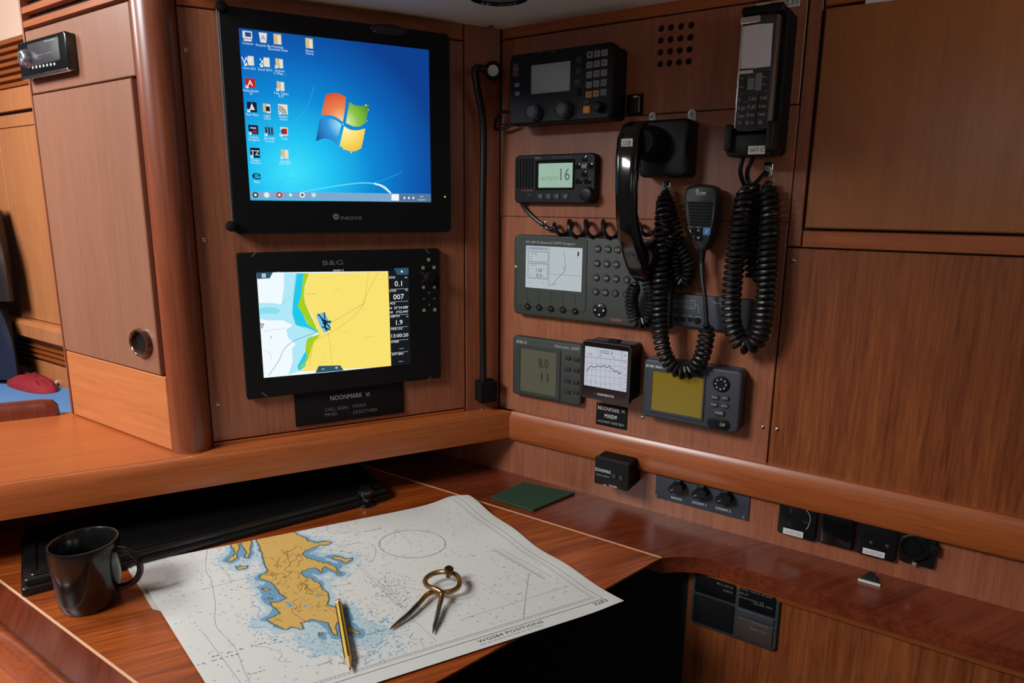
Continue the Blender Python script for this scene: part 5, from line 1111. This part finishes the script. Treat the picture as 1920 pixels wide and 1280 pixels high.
ch.polygons.add(len(q_)); ch.polygons.foreach_set('loop_start', np.arange(0, q_.size, 4, dtype=np.int32)); ch.polygons.foreach_set('loop_total', np.full(len(q_), 4, dtype=np.int32)); ch.update(calc_edges=True)
ch.polygons.foreach_set('use_smooth', [True]*len(q_))
ca = ch.color_attributes.new('print', 'FLOAT_COLOR', 'POINT'); ca.data.foreach_set('color', np.hstack([np.clip(col, 0, 1), np.ones((PX.size, 1))]).ravel().astype(np.float32))
pm = bpy.data.materials.new('chart_paper'); pm.use_nodes = True; nt = pm.node_tree; b_ = nt.nodes['Principled BSDF']; b_.inputs['Roughness'].default_value = .62; b_.inputs['Specular IOR Level'].default_value = .3
at_ = nt.nodes.new('ShaderNodeAttribute'); at_.attribute_name = 'print'; nt.links.new(at_.outputs['Color'], b_.inputs['Base Color']); ch.materials.append(pm)
croot = empty('sea_chart', T.mat(), 'large folded paper sea chart with a yellow peninsula and blue shallows, spread on the table', 'chart')
so = bpy.data.objects.new('sheet', ch); COL.objects.link(so); so.parent = croot
# underside leaf of the fold, a little askew
PAPW = plastic('paper_under', (196, 190, 178), .7)
m = M(); n_ = 40; r0 = []
for t in np.linspace(0, .999, n_):
    off = -.006 if t < .34 else .002; p = chp(0, t); dv = (cFR-cFL).normalized()*off; r0.append(((p[0]+dv.x, p[1]+dv.y, .0006), (p[0]+dv.x, p[1]+dv.y, .0020)))
far = [(lambda p: ((p[0], p[1], .0006), (p[0], p[1], .0020)))(chp(.97, t)) for t in np.linspace(0.03, .97, n_)]
for i in range(n_-1):
    a, b, c, e = r0[i], r0[i+1], far[i+1], far[i]
    m.poly([a[1], b[1], c[1], e[1]], PAPW); m.poly([a[0], e[0], c[0], b[0]], PAPW); m.poly([a[0], b[0], b[1], a[1]], PAPW); m.poly([e[0], e[1], c[1], c[0]], PAPW)
m.build('folded_leaf', croot)
# printing
INKC = plastic('chart_ink', (66, 68, 76), .7); INKL = plastic('chart_ink_light', (116, 118, 126), .7); INKB = plastic('chart_ink_blue', (120, 140, 170), .7); INKM = plastic('chart_ink_brown', (108, 84, 44), .7)
pr = M()
def surf_line(pts, wd, mat, closed=False, dz=.00025):
    fine = []
    P = pts+([pts[0]] if closed else [])
    for a, b in zip(P[:-1], P[1:]):
        n = max(1, int(math.hypot((b[0]-a[0])*AX[0], (b[1]-a[1])*AX[1])/.012))
        for k in range(n): fine.append((a[0]+(b[0]-a[0])*k/n, a[1]+(b[1]-a[1])*k/n))
    fine.append(P[-1])
    v3 = [Vector(chp(s, t, dz)) for s, t in fine]
    for a, b in zip(v3[:-1], v3[1:]):
        d_ = Vector((b.x-a.x, b.y-a.y, 0)); 
        if d_.length < 1e-7: continue
        q = Vector((-d_.y, d_.x, 0)).normalized()*wd/2; pr.poly([a-q, b-q, b+q, a+q], mat)
def px_line(pts, wd, mat, X=X2, smooth=False):
    P = [inv_st(X(*p)) for p in pts]
    if smooth: P = [tuple(v)[:2] for v in catmull([(*p, 0) for p in P], 6)]
    surf_line(P, wd, mat)
def surf_text(t, s, tt, h, mat, width=None, rot=0, align='c'):
    vs, fs, x0, x1, y0, y1 = text_mesh(t); k = h/.7; kx = k if width is None else width/(x1-x0); cx = {'c': (x0+x1)/2, 'l': x0, 'r': x1}[align]; c_, s2_ = math.cos(rot), math.sin(rot); ids = []
    for x, y, _ in vs:
        a = (x-cx)*kx; b = (y-.35)*k; A_ = a*c_-b*s2_; B_ = a*s2_+b*c_
        ids.append(pr.av(chp(min(1, max(0, s+A_/AX[0])), min(1, max(0, tt-B_/AX[1])), .0003)))
    for f in fs: pr.face([ids[i] for i in f], mat)
# neat lines of the border on the right and near sides
X3 = cr(680, 900, .2969)
ra = inv_st(X3(1515, 752)); mS, mT = ra
surf_line([(mS, .0), (mS, mT), (0, mT)], .0007, INKC)
for o_, w_ in ((.008, .0003), (.0115, .0004)): surf_line([(mS-o_/AX[0], .0), (mS-o_/AX[0], mT-o_/AX[1]), (0, mT-o_/AX[1])], w_, INKL)
tk = 0
while tk < mT: surf_line([(mS-.008/AX[0], tk), (mS-.0115/AX[0], tk)], .0003, INKC); tk += .006/AX[1]
tk = 0
while tk < mS-.02: surf_line([(tk, mT-.008/AX[1]), (tk, mT-.0115/AX[1])], .0003, INKC); tk += .006/AX[0]
s_, t_ = inv_st(X3(935, 955)); surf_text('WGS84 POSITIONS', s_, t_, .0058, INKC, width=.105)
s_, t_ = inv_st(X3(945, 975)); surf_text('can be plotted directly on this chart', s_, t_, .0022, INKL, width=.10)
s_, t_ = inv_st(X3(1500, 775)); surf_text('3283', s_, t_, .0075, INKC, width=.024)
# compass rose
cs, ct = inv_st(X2(1325, 400)); rr_ = (bil(*inv_st(X2(1325, 400)))-bil(*inv_st(X2(1545, 400)))).length
ring = lambda r, n=72: [(cs+r*math.cos(2*math.pi*k/n)/AX[0], ct+r*math.sin(2*math.pi*k/n)/AX[1]) for k in range(n)]
RR = rr_*.92
for k in range(72):
    a = 2*math.pi*k/72; l_ = .004 if k % 6 == 0 else .002
    surf_line([(cs+RR*math.cos(a)/AX[0], ct+RR*math.sin(a)/AX[1]), (cs+(RR-l_)*math.cos(a)/AX[0], ct+(RR-l_)*math.sin(a)/AX[1])], .0009, INKL)
surf_line(ring(RR*.98), .0006, INKL, closed=True)
px_line([(1215, 310), (1325, 400)], .0005, INKL); px_line([(1150, 410), (1215, 360), (1215, 310)], .0003, INKL)
# bearing and grid lines
for P in ([(960, 525), (1290, 840), (1480, 1020)], [(970, 520), (1110, 640), (1330, 860)], [(0, 960), (240, 1280)], [(90, 510), (190, 640), (350, 600)], [(830, 575), (935, 655), (820, 668)], [(560, 690), (700, 800)], [(0, 690), (190, 640)]): px_line(P, .0004, INKL)
px_line([(1050, 585), (1015, 875)], .0005, INKL, X=X3); px_line([(620, 880), (940, 780), (1300, 668)], .0003, INKL, X=X3); px_line([(740, 640), (1000, 815)], .0003, INKL, X=X3); px_line([(835, 440), (1150, 622)], .0006, INKL, X=X3); px_line([(870, 430), (1190, 610)], .0006, INKL, X=X3); px_line([(850, 436), (1165, 616)], .0003, INKL, X=X3)
for k in range(40):
    f = k/39; px_line([(835+315*f, 440+182*f), (828+315*f+ (0 if k % 5 else -8), 446+182*f+(0 if k % 5 else 6))], .0004, INKL, X=X3)
# depth contours
rl = random.Random(9)
for P in ([(30, 430), (20, 560), (55, 640), (80, 790), (75, 860), (95, 940), (200, 1050), (260, 1200), (300, 1280)], [(790, 270), (800, 330), (930, 330), (990, 370)], [(840, 400), (900, 450), (1000, 480), (1030, 490), (1060, 520), (1090, 470), (1085, 420), (1040, 390)], [(880, 340), (960, 310), (1000, 350)], [(1150, 600), (1160, 650), (1200, 700), (1180, 740), (1230, 790), (1280, 760)], [(1330, 960), (1310, 1000), (1370, 1010), (1400, 1060)],
          [(300, 1040), (420, 1060), (500, 1100), (480, 1140), (560, 1150)], [(600, 1000), (680, 1030), (720, 1000), (800, 1040)]): px_line(P, .00035, INKL, smooth=True)
for k in range(46):   # roads and rivers on land
    x, y = rl.uniform(380, 780), rl.uniform(380, 900); P = [(x, y)]
    for j in range(4): x += rl.uniform(-40, 55); y += rl.uniform(-8, 34); P.append((x, y))
    st_ = [inv_st(X2(*p)) for p in P]
    def inl(p): 
        r = False; Q = landst[0]; j = len(Q)-1
        for i in range(len(Q)):
            if (Q[i][1] > p[1]) != (Q[j][1] > p[1]) and p[0] < (Q[j][0]-Q[i][0])*(p[1]-Q[i][1])/(Q[j][1]-Q[i][1])+Q[i][0]: r = not r
            j = i
        return r
    st_ = [p for p in st_ if inl(p)]
    if len(st_) > 2: surf_line([tuple(v)[:2] for v in catmull([(*p, 0) for p in st_], 4)], .0005, INKM)
# soundings
rn = random.Random(21)
rotx = 0.0
def near_land(s, t):
    i = int(t*(NT-1))*NS+int(s*(NS-1)); return dl[i], land[i]
cnt = 0
for k in range(2600):
    s, t = rn.uniform(.01, mS-.03), rn.uniform(.01, mT-.04); dd, ln = near_land(s, t)
    if ln or dd < .004: continue
    if rn.random() > (.6 if dd < .05 else .30): continue
    surf_text(rn.choice(['12', '27', '45', '8', '63', '31', '94', '106', '72', '5', '118', '52', '39']), s, t, .0019, INKC if rn.random() < .6 else INKL, rot=rn.uniform(-.1, .1)); cnt += 1
for k in range(260):
    cs2, ct2 = inv_st(X3(rn.gauss(190, 70), rn.gauss(690, 60))); surf_text(rn.choice(['3', '14', 'Wk', '21', '9', '~', 'S']), cs2, ct2, .0018, INKC)
for k in range(90):
    s, t = inv_st(X2(rn.uniform(380, 780), rn.uniform(380, 880)))
    if near_land(min(.99, max(0, s)), min(.99, max(0, t)))[1]: surf_text(rn.choice(['Loch', '412', 'Hill', '560', 'Glen', 'Ard', '207']), s, t, .0016, INKM)
for q, tx, h_, w_ in (((1075, 315), 'IRONBRAE', .0024, .03), ((930, 405), 'Rinn na Mara', .0022, .03), ((1100, 958), 'Sgeir Bhan', .0022, .03), ((270, 1060), 'M   A   R   I   N   E', .0026, .08), ((75, 1138), 'I S L E   W A T E R', .0024, .06), ((1000, 1120), 'S O U N D   B A Y', .0024, .05), ((345, 1213), 'Rough Bank', .0018, .02), ((770, 1155), 'Ledge', .0020, .012)):
    s, t = inv_st(X2(*q)); surf_text(tx, s, t, h_, INKC, width=w_)
px_line([(610, 640), (685, 640), (640, 660), (600, 625), (640, 655)], .0006, INKL, X=X3)
pr.build('printing', croot)
CT = .0045
# ---- pencil
def TP(q, w): a = T.at(*q, w); return Vector((a[0], a[1], w))
a = TP((634, 1127), .0088); b = TP((657, 1257), .0088); ln = (b-a).length; dr_ = (b-a).normalized()
Lc = Matrix.Translation(a) @ dr_.to_track_quat('Z', 'Y').to_matrix().to_4x4()
pe = empty('pencil', T.mat() @ Lc, 'yellow and black striped hexagonal pencil lying on the sea chart', 'pencil')
PY_ = plastic('pencil_yellow', (214, 176, 74), .35, coat=.4); rP = .0047
m = M(); hexr = lambda r, z, n=6: [(r*math.cos(math.pi/6+k*math.pi/3), r*math.sin(math.pi/6+k*math.pi/3), z) for k in range(6)]
H0, H1 = hexr(rP, .007), hexr(rP, ln-.022)
for k in range(6): m.poly([H0[k], H0[(k+1) % 6], H1[(k+1) % 6], H1[k]], PY_)
for k in range(6):
    j0 = Vector(H0[k])*1.0; j1 = Vector(H1[k]); e_ = Vector((j0.x, j0.y, 0)).normalized()*.0002; tv = Vector((-j0.y, j0.x, 0)).normalized()*.0006
    m.poly([j0+e_-tv, j0+e_+tv, j1+e_+tv, j1+e_-tv], BLKM)
m.build('shaft', pe)
m = M(); m.loft([hexr(rP*1.02, .0035), hexr(rP*1.02, .0072)], plastic('pencil_white', (220, 214, 200), .4), sm=False); m.build('white_band', pe)
m = M(); m.loft([hexr(rP*.9, 0), hexr(rP*1.01, .001), hexr(rP*1.01, .0036)], plastic('pencil_red', (190, 66, 56), .4), sm=False); m.build('red_end', pe)
m = M(); m.loft([hexr(rP, ln-.022), hexr(.0011, ln-.0045)], plastic('cedar', (206, 160, 110), .6), sm=False); m.build('sharpened_wood', pe)
m = M(); m.lathe([(.0011, ln-.0046), (.0003, ln)], BLKM, n=10); m.build('lead', pe)
# ---- dividers
dv = empty('dividers', T.mat(), 'brass one-handed chart dividers with steel points lying on the sea chart', 'dividers')
def leg(pts, rads):
    P = [TP(X3(x, y), w) for x, y, w in pts]; Q = catmull(P, 8); n = len(Q); rr2 = [np.interp(i/(n-1)*(len(rads)-1), range(len(rads)), rads) for i in range(n)]; return Q, rr2
Q, r2 = leg([(545, 582, .024), (500, 578, .022), (450, 588, .020), (408, 612, .018), (394, 640, .017), (410, 668, .018), (450, 684, .0215), (488, 700, .0215), (500, 722, .018), (494, 760, .014), (483, 800, .0105)], [.0037]*9+[.0036, .0034])
m = M(); m.tube(Q, r2, BRASS, n=12); m.build('brass_leg', dv)
Q, r2 = leg([(545, 590, .018), (580, 592, .018), (606, 616, .018), (612, 650, .017), (598, 680, .016), (560, 700, .0145), (510, 708, .0130), (450, 706, .012), (405, 725, .0115), (370, 762, .011), (345, 790, .0100)], [.0037]*9+[.0037, .0036])
m = M(); m.tube(Q, r2, BRASS, n=12); m.build('brass_leg', dv)
STB = plastic('steel_dark', (120, 124, 132), .25, metal=1)
Q, r2 = leg([(487, 785, .011), (468, 870, .0085), (455, 915, .0070), (442, 968, .0062)], [.0034, .0031, .0028, .0005]); m = M(); m.tube(Q, r2, STB, n=10); m.build('steel_point', dv)
Q, r2 = leg([(352, 782, .0102), (290, 845, .009), (240, 885, .0078), (215, 905, .0070)], [.0037, .0034, .0030, .0026]); m = M(); m.tube(Q, r2, STB, n=10); m.build('steel_point', dv)
Q, r2 = leg([(222, 900, .0072), (195, 922, .0066), (172, 943, .0060)], [.0026, .0022, .0006]); m = M(); m.tube(Q, r2, BRASS, n=10); m.build('brass_tip', dv)
c_ = TP(X3(543, 580), .022); m = M(); m.T = Matrix.Translation(c_) @ Matrix.Rotation(.25, 4, 'X'); m.lathe([(.0036, -.009), (.0036, .001), (.0072, .0015), (.0072, .006), (.0058, .0078), (.001, .008)], plastic('brass_dark', (120, 92, 66), .35, metal=1), n=20); m.build('pivot_knob', dv)
# ---- mug
bc = TP((171, 1129), 0); wp = T.o+T.u*bc.x+T.v*bc.y
dep = (wp-EYE).dot(_f); rb_ = 51.5/FPX*dep
hh = .05
for k in range(60):
    if proj(wp+Vector((0, 0, hh)))[1] < 1015: break
    hh += .001
mg = empty('mug', T.mat(bc.x, bc.y, .0004), 'black glazed mug with a ring handle at the left of the sea chart', 'mug')
rt = 58.5/FPX*(wp+Vector((0, 0, hh))-EYE).dot(_f)
MUG = plastic('mug_glaze', (17, 16, 17), .22, coat=.35)
m = M(); m.lathe([(rb_*.86, .0), (rb_*.90, .0008), (rb_*.96, .006), (rb_, .016), (rb_+(rt-rb_)*.6, hh*.6), (rt, hh-.002), (rt-.0008, hh), (rt-.0026, hh+.0002), (rt-.0042, hh-.002), (rb_+(rt-rb_)*.5-.0045, hh*.5), (rb_-.006, .014), (rb_-.016, .008), (.001, .007)], MUG, n=56); m.build('body', mg)
# handle towards the right
hx = TP((266, 1050), 0); hp0 = Vector((1, .02, 0)).normalized()
hd = (CR.dot(U1), CR.dot(-N1)); hv = Vector((hd[0], hd[1], 0)).normalized(); hv = Matrix.Rotation(math.radians(6), 3, 'Z') @ hv
P = []
for k in range(15):
    a = math.radians(100-200*k/14); P.append(hv*(rt-.003+.031*max(0, math.cos(a))*1.0+(.0 if abs(math.cos(a)) > .02 else 0))+Vector((0, 0, hh*.54+math.sin(a)*.029)))
P[0] = hv*(rt-.006)+Vector((0, 0, hh*.54+.029)); P[-1] = hv*(rb_-.001)+Vector((0, 0, hh*.54-.031))
m = M(); m.tube(catmull(P, 4), .0045, MUG, n=12); m.build('handle', mg)
# ---- things in the dark at the back of the table
fl = TP((41, 1121), 0); fr2 = TP((735, 935), 0)
dirF = (fr2-fl).normalized(); nF = Vector((-dirF.y, dirF.x, 0)); 
Tf = Matrix.Identity(4)
for i in range(3): Tf[i][0] = dirF[i]; Tf[i][1] = nF[i]; Tf[i][2] = (0, 0, 1)[i]; Tf[i][3] = fl[i]
Tf[2][3] = .0003
Lf = (fr2-fl).length; LEA = plastic('black_leather', (15, 15, 15), .3, bump=.4, bscale=500, coat=.1)
df = min(.13, RW-.012-max(0, (fl+dirF*0).y)); 
fo = empty('document_case', T.mat() @ Tf, 'long black leather document case at the back of the chart table, behind the mug', 'document case')
depth_ = (RW-.01-max(fl.y, fr2.y))*.98
m = M(); m.rbox(0, Lf, 0, depth_, 0, .012, LEA, r=.006, bev=.003); m.build('lower_board', fo)
m = M(); m.rbox(.004, Lf-.006, .006, depth_, .0125, .022, LEA, r=.006, bev=.003); m.build('upper_board', fo)
m = M(); m.frame((.012, Lf-.014, .014, depth_-.01), (.020, Lf-.022, .022, depth_-.018), .0222, .0245, LEA, ro=.006, ri=.004, bev=.001); m.build('raised_border', fo)
kb_ = TP((690, 950), 0); r_ = empty('round_knob', T.mat(kb_.x, kb_.y+.012, .0003), 'small round black knob glinting in the dark behind the sea chart', 'knob')
m = M(); m.lathe([(.018, 0), (.018, .004), (.010, .008), (.009, .014), (.014, .018), (.0165, .026), (.014, .034), (.006, .038), (.001, .0385)], BLKG, n=28); m.build('ball', r_)
gp = [TP(q, 0) for q in ((920, 934), (999, 960), (1078, 927), (982, 907))]; gp0 = sum(gp, Vector())/4
m = M(); m.prism([((p-gp0).x, (p-gp0).y) for p in gp], 0, .004, plastic('green_felt', (34, 66, 44), .9, bump=.4, bscale=1500), bev=.0005); o = m.build('green_pad', mw=T.mat(gp0.x, gp0.y, .0006)); tag(o, 'thin dark green felt pad in the back corner of the table', 'pad')

# ================================================================ SALOON BEYOND THE CABINET
F = Plane(CORNER+N2*.12, U2, ZV)
fu = F.at(-260, 300)[0]; fu1 = F.at(190, 300)[0]
def fv(y, x=60): return F.at(x, y)[1]
fw = st(M().box(fu, fu1, -1.31, 1.0, -.03, -.014, GAP).build('wall_saloon', mw=F.mat()))
dl0, dl1 = F.at(22, 440)[0], F.at(46, 591)[0]; dL = (dl0+dl1)/2
panel(fw, fu, fu1, fv(203), fv(158), W_FAR, w0=-.014, w1=.004, name='face_rail'); panel(fw, fu, fu1, fv(60), 1.0, plastic('pale_lining', (226, 190, 166), .5), w0=-.014, name='lining')
panel(fw, dL, fu1, fv(597), fv(234), W_FAR, w0=-.014, name='locker_door'); panel(fw, fu, dL, fv(600), fv(234), W_FAR, w0=-.014, name='face_stile'); panel(fw, fu, fu1, fv(234), fv(208), W_FAR, w0=-.014, name='face_rail')
v0_, v1_ = fv(157), fv(56); n_ = 7
for k in range(n_):
    v = v0_+(v1_-v0_)*k/n_; h_ = (v1_-v0_)/n_; M().loft([[(u, v, -.012), (u, v+.002, .004), (u, v+h_*.55, .004), (u, v+h_*.8, -.004), (u, v+h_*.8, -.012)] for u in (fu, fu1)], W_RAIL, sm=False).build('slat', fw)
rv0, rv1 = fv(632), fv(598); m = M(); m.loft([[(u, rv0, -.014), (u, rv0+.002, .022), (u, rv0+.014, .036), (u, rv1-.012, .036), (u, rv1, .022), (u, rv1, -.014)] for u in (fu, fu1)], W_FAR); m.build('round_rail', fw)
for k in range(4):
    v = fv(634+k*9); M().loft([[(u, v-.012, -.013), (u, v-.010, .004), (u, v-.003, .004), (u, v-.0, -.013)] for u in (fu, fu1)], W_RAIL, sm=False).build('slat', fw)
panel(fw, fu, fu1, -1.2, fv(672), W_FAR, w0=-.014, name='lower_panel')
# cushion on the bench
czv = fv(704); BLUE = plastic('blue_denim', (92, 136, 190), .85, bump=.5, bscale=700)
fnear = 0.0
# plan of the bench between fiddle and saloon wall
def inF(p): q = p-F.o; return (q.dot(F.u), q.dot(F.n))
pn0 = inF(zpt(110, 742, czv)); pn1 = inF(zpt(-150, 775, czv)); 
wn = min(pn0[1], .9)
cu = empty('bench_cushion', F.mat(fu1, czv-.10, 0), 'blue denim bench cushion seen through the gap on the left', 'cushion')
LB = fu1-fu
m = M(); m.rbox(-LB, 0, 0, .10, .006, max(.2, max(pn0[1], pn1[1])+.05), BLUE, r=.02, bev=.02); m.build('cover', cu)
m = M(); m.tube([(-LB+.02, .097, max(.2, max(pn0[1], pn1[1])+.045)), (-.02, .097, max(.2, max(pn0[1], pn1[1])+.045))], .004, plastic('piping_blue', (70, 110, 170), .8)); m.build('piping', cu)
M_ = M(); M_.box(-LB, 0, -.9, -.001, .0, max(.2, max(pn0[1], pn1[1])+.05), W_FAR); o = M_.build('bench', mw=F.mat(fu1, czv-.10, 0)); st(o)
# red cloth on the cushion
ra_ = F.at(56, 700)[0]; rb2 = F.at(126, 690)[0]; rc = [(ra_, .03), (ra_+(rb2-ra_)*.25, .10), (ra_+(rb2-ra_)*.6, .11), (rb2, .09), (rb2+.01, .04), ((ra_+rb2)/2, .015)]
cxy = (sum(p[0] for p in rc)/6, sum(p[1] for p in rc)/6)
def mound(pts, h, mat, seed):
    m = M(); rd = random.Random(seed); rings = []
    dense = [tuple(v)[:2] for v in catmull([(p[0]-cxy[0], p[1]-cxy[1], 0) for p in pts+[pts[0]]], 5)][:-1]
    a = sum(dense[i][0]*dense[(i+1) % len(dense)][1]-dense[(i+1) % len(dense)][0]*dense[i][1] for i in range(len(dense)))
    if a > 0: dense = dense[::-1]
    for k, hz in ((1, 0), (.98, .3), (.85, .7), (.6, .95), (.3, 1.0)): rings.append([(x*k, h*(hz+rd.uniform(-.12, .12)*(hz > 0)), y*k) for x, y in dense])
    m.loft(rings, mat); return m
m = mound(rc, .038, plastic('red_cloth', (150, 28, 40), .8, bump=.4), 2); o = m.build('red_cloth', mw=F.mat(cxy[0], czv+.0005, cxy[1])); tag(o, 'crumpled red cloth on the blue cushion beyond the cabinet', 'cloth')
# white line beside it
P = [zpt(x, y, czv+.0075) for x, y in ((100, 722), (110, 714), (122, 712), (134, 716), (142, 722))]; m = M(); m.tube(catmull(P, 8), .006, plastic('white_rope', (220, 220, 222), .8)); o = m.build('white_rope'); tag(o, 'short white rope end lying beside the red cloth on the cushion', 'rope')
# dark blue jacket hanging at the extreme left, brown bag above it
NAVY = plastic('navy_cloth', (18, 24, 48), .85, bump=.3)
def hang(name, px, y0, y1, w, mat, label, cat, seed):
    rd = random.Random(seed); a = F.at(px[0], (y0+y1)/2, w); b = F.at(px[1], (y0+y1)/2, w); v1 = F.at(px[1]-10, y0, w)[1]; v0 = F.at(px[1]-10, y1, w)[1]
    uc = (a[0]+b[0])/2; hw_ = (b[0]-a[0])/2; m = M(); rings = []
    for k in range(9):
        f = k/8; hwk = hw_*(.72+.28*math.sin(min(1, f*1.6)*math.pi/2)); rings.append([(hwk*math.cos(t)*(1+.05*math.sin(5*t+k*.3)), v0+(v1-v0)*(1-f)-v0, .05*math.sin(t)*(1+.25*math.sin(7*t+k*.2))) for t in np.linspace(0, 2*math.pi, 28, endpoint=False)])
    m.loft(rings, mat); m.mats and None
    o = m.build(name, mw=F.mat(uc, v0, w)); return tag(o, label, cat)
hang('jacket', (-90, 20), 565, 706, .09, NAVY, 'dark navy jacket bundled against the saloon locker at the far left edge', 'jacket', 1)
hang('hanging_bag', (-80, 4), 385, 560, .08, plastic('brown_leather', (34, 20, 15), .6), 'dark brown bag hanging at the far left edge above the jacket', 'bag', 2)
# fiddle rail along the back of the counter
cwb = cw0-.02; m = M(); h_ = .034
sec = [(.0, 0), (.001, h_*.7), (.006, h_), (.014, h_), (.020, h_*.8), (.024, h_*.25), (.030, 0)]
ue = inL(zpt(112, 765, VT))[0]
rings = [[(u, y*k, -x) for x, y in sec] for u, k in ((-1.2, 1), (ue-.02, 1), (ue-.004, .92), (ue+.004, .6))]
pl2 = Plane(L.o+L.n*(cw0)+ZV*(VT+.0008), U1, ZV)
m.loft([[(a, b, c) for a, b, c in r[::-1]] for r in rings], W_LEDGE); st(m.build('trim_5', mw=pl2.mat()))
# ---- car stereo on the cabinet
X = cr(0, 0, .375); W0 = .016
d = Dev('car_stereo', 'K', [X(78, 218), X(322, 152), X(345, 348), X(112, 400)], W0, 'black car stereo with a silver dial sticking out of the cabinet at the upper left', 'stereo')
m = M(); m.rbox(d.u0+.001, d.u1-.001, d.v0+.001, d.v1-.001, 0.001, W0-.006, BLKG, r=.004, bev=.001); m.rbox(d.u0, d.u1, d.v0, d.v1, W0-.007, W0, BLKG, r=.006, bev=.003); d.part('housing', m)
s_ = d.rect([X(135, 215), X(288, 190), X(305, 300), X(150, 335)]); m = M(); m.rbox(*s_, W0-.001, W0+.0006, plastic('smoked_window', (52, 50, 54), .3), r=.003, bev=.0004); ctext(m, 'Pioneer', (225, 205), (280, 195), .0025, GRYI, w=W0+.0008, X=X, d=d); ctext(m, '----- ----', (180, 275), (260, 262), .003, GRYI, w=W0+.0008, X=X, d=d); d.part('display', m)
u, v = d.p(X(108, 292), W0+.008); m = M(); m.lathe([(.016, W0-.001), (.016, W0+.003), (.0125, W0+.010), (.011, W0+.011), (.007, W0+.011), (.006, W0+.009), (.001, W0+.0088)], plastic('silver_dial', (150, 150, 156), .3, metal=.8), n=32, c=(u+.003, v, 0)); d.part('dial', m)
for k in range(7): u, v = d.p(X(165+k*18, 338-k*3)); keycap(d, 'key', u, v, .0028, .0022, W0-.0003, GRYI, h=.001, r=.0008)
m = M(); m.rbox(d.u0+.004, d.u1-.003, d.v0-.001, d.v0+.004, W0-.004, W0+.0012, CHROME, r=.002); d.part('chrome_strip', m)
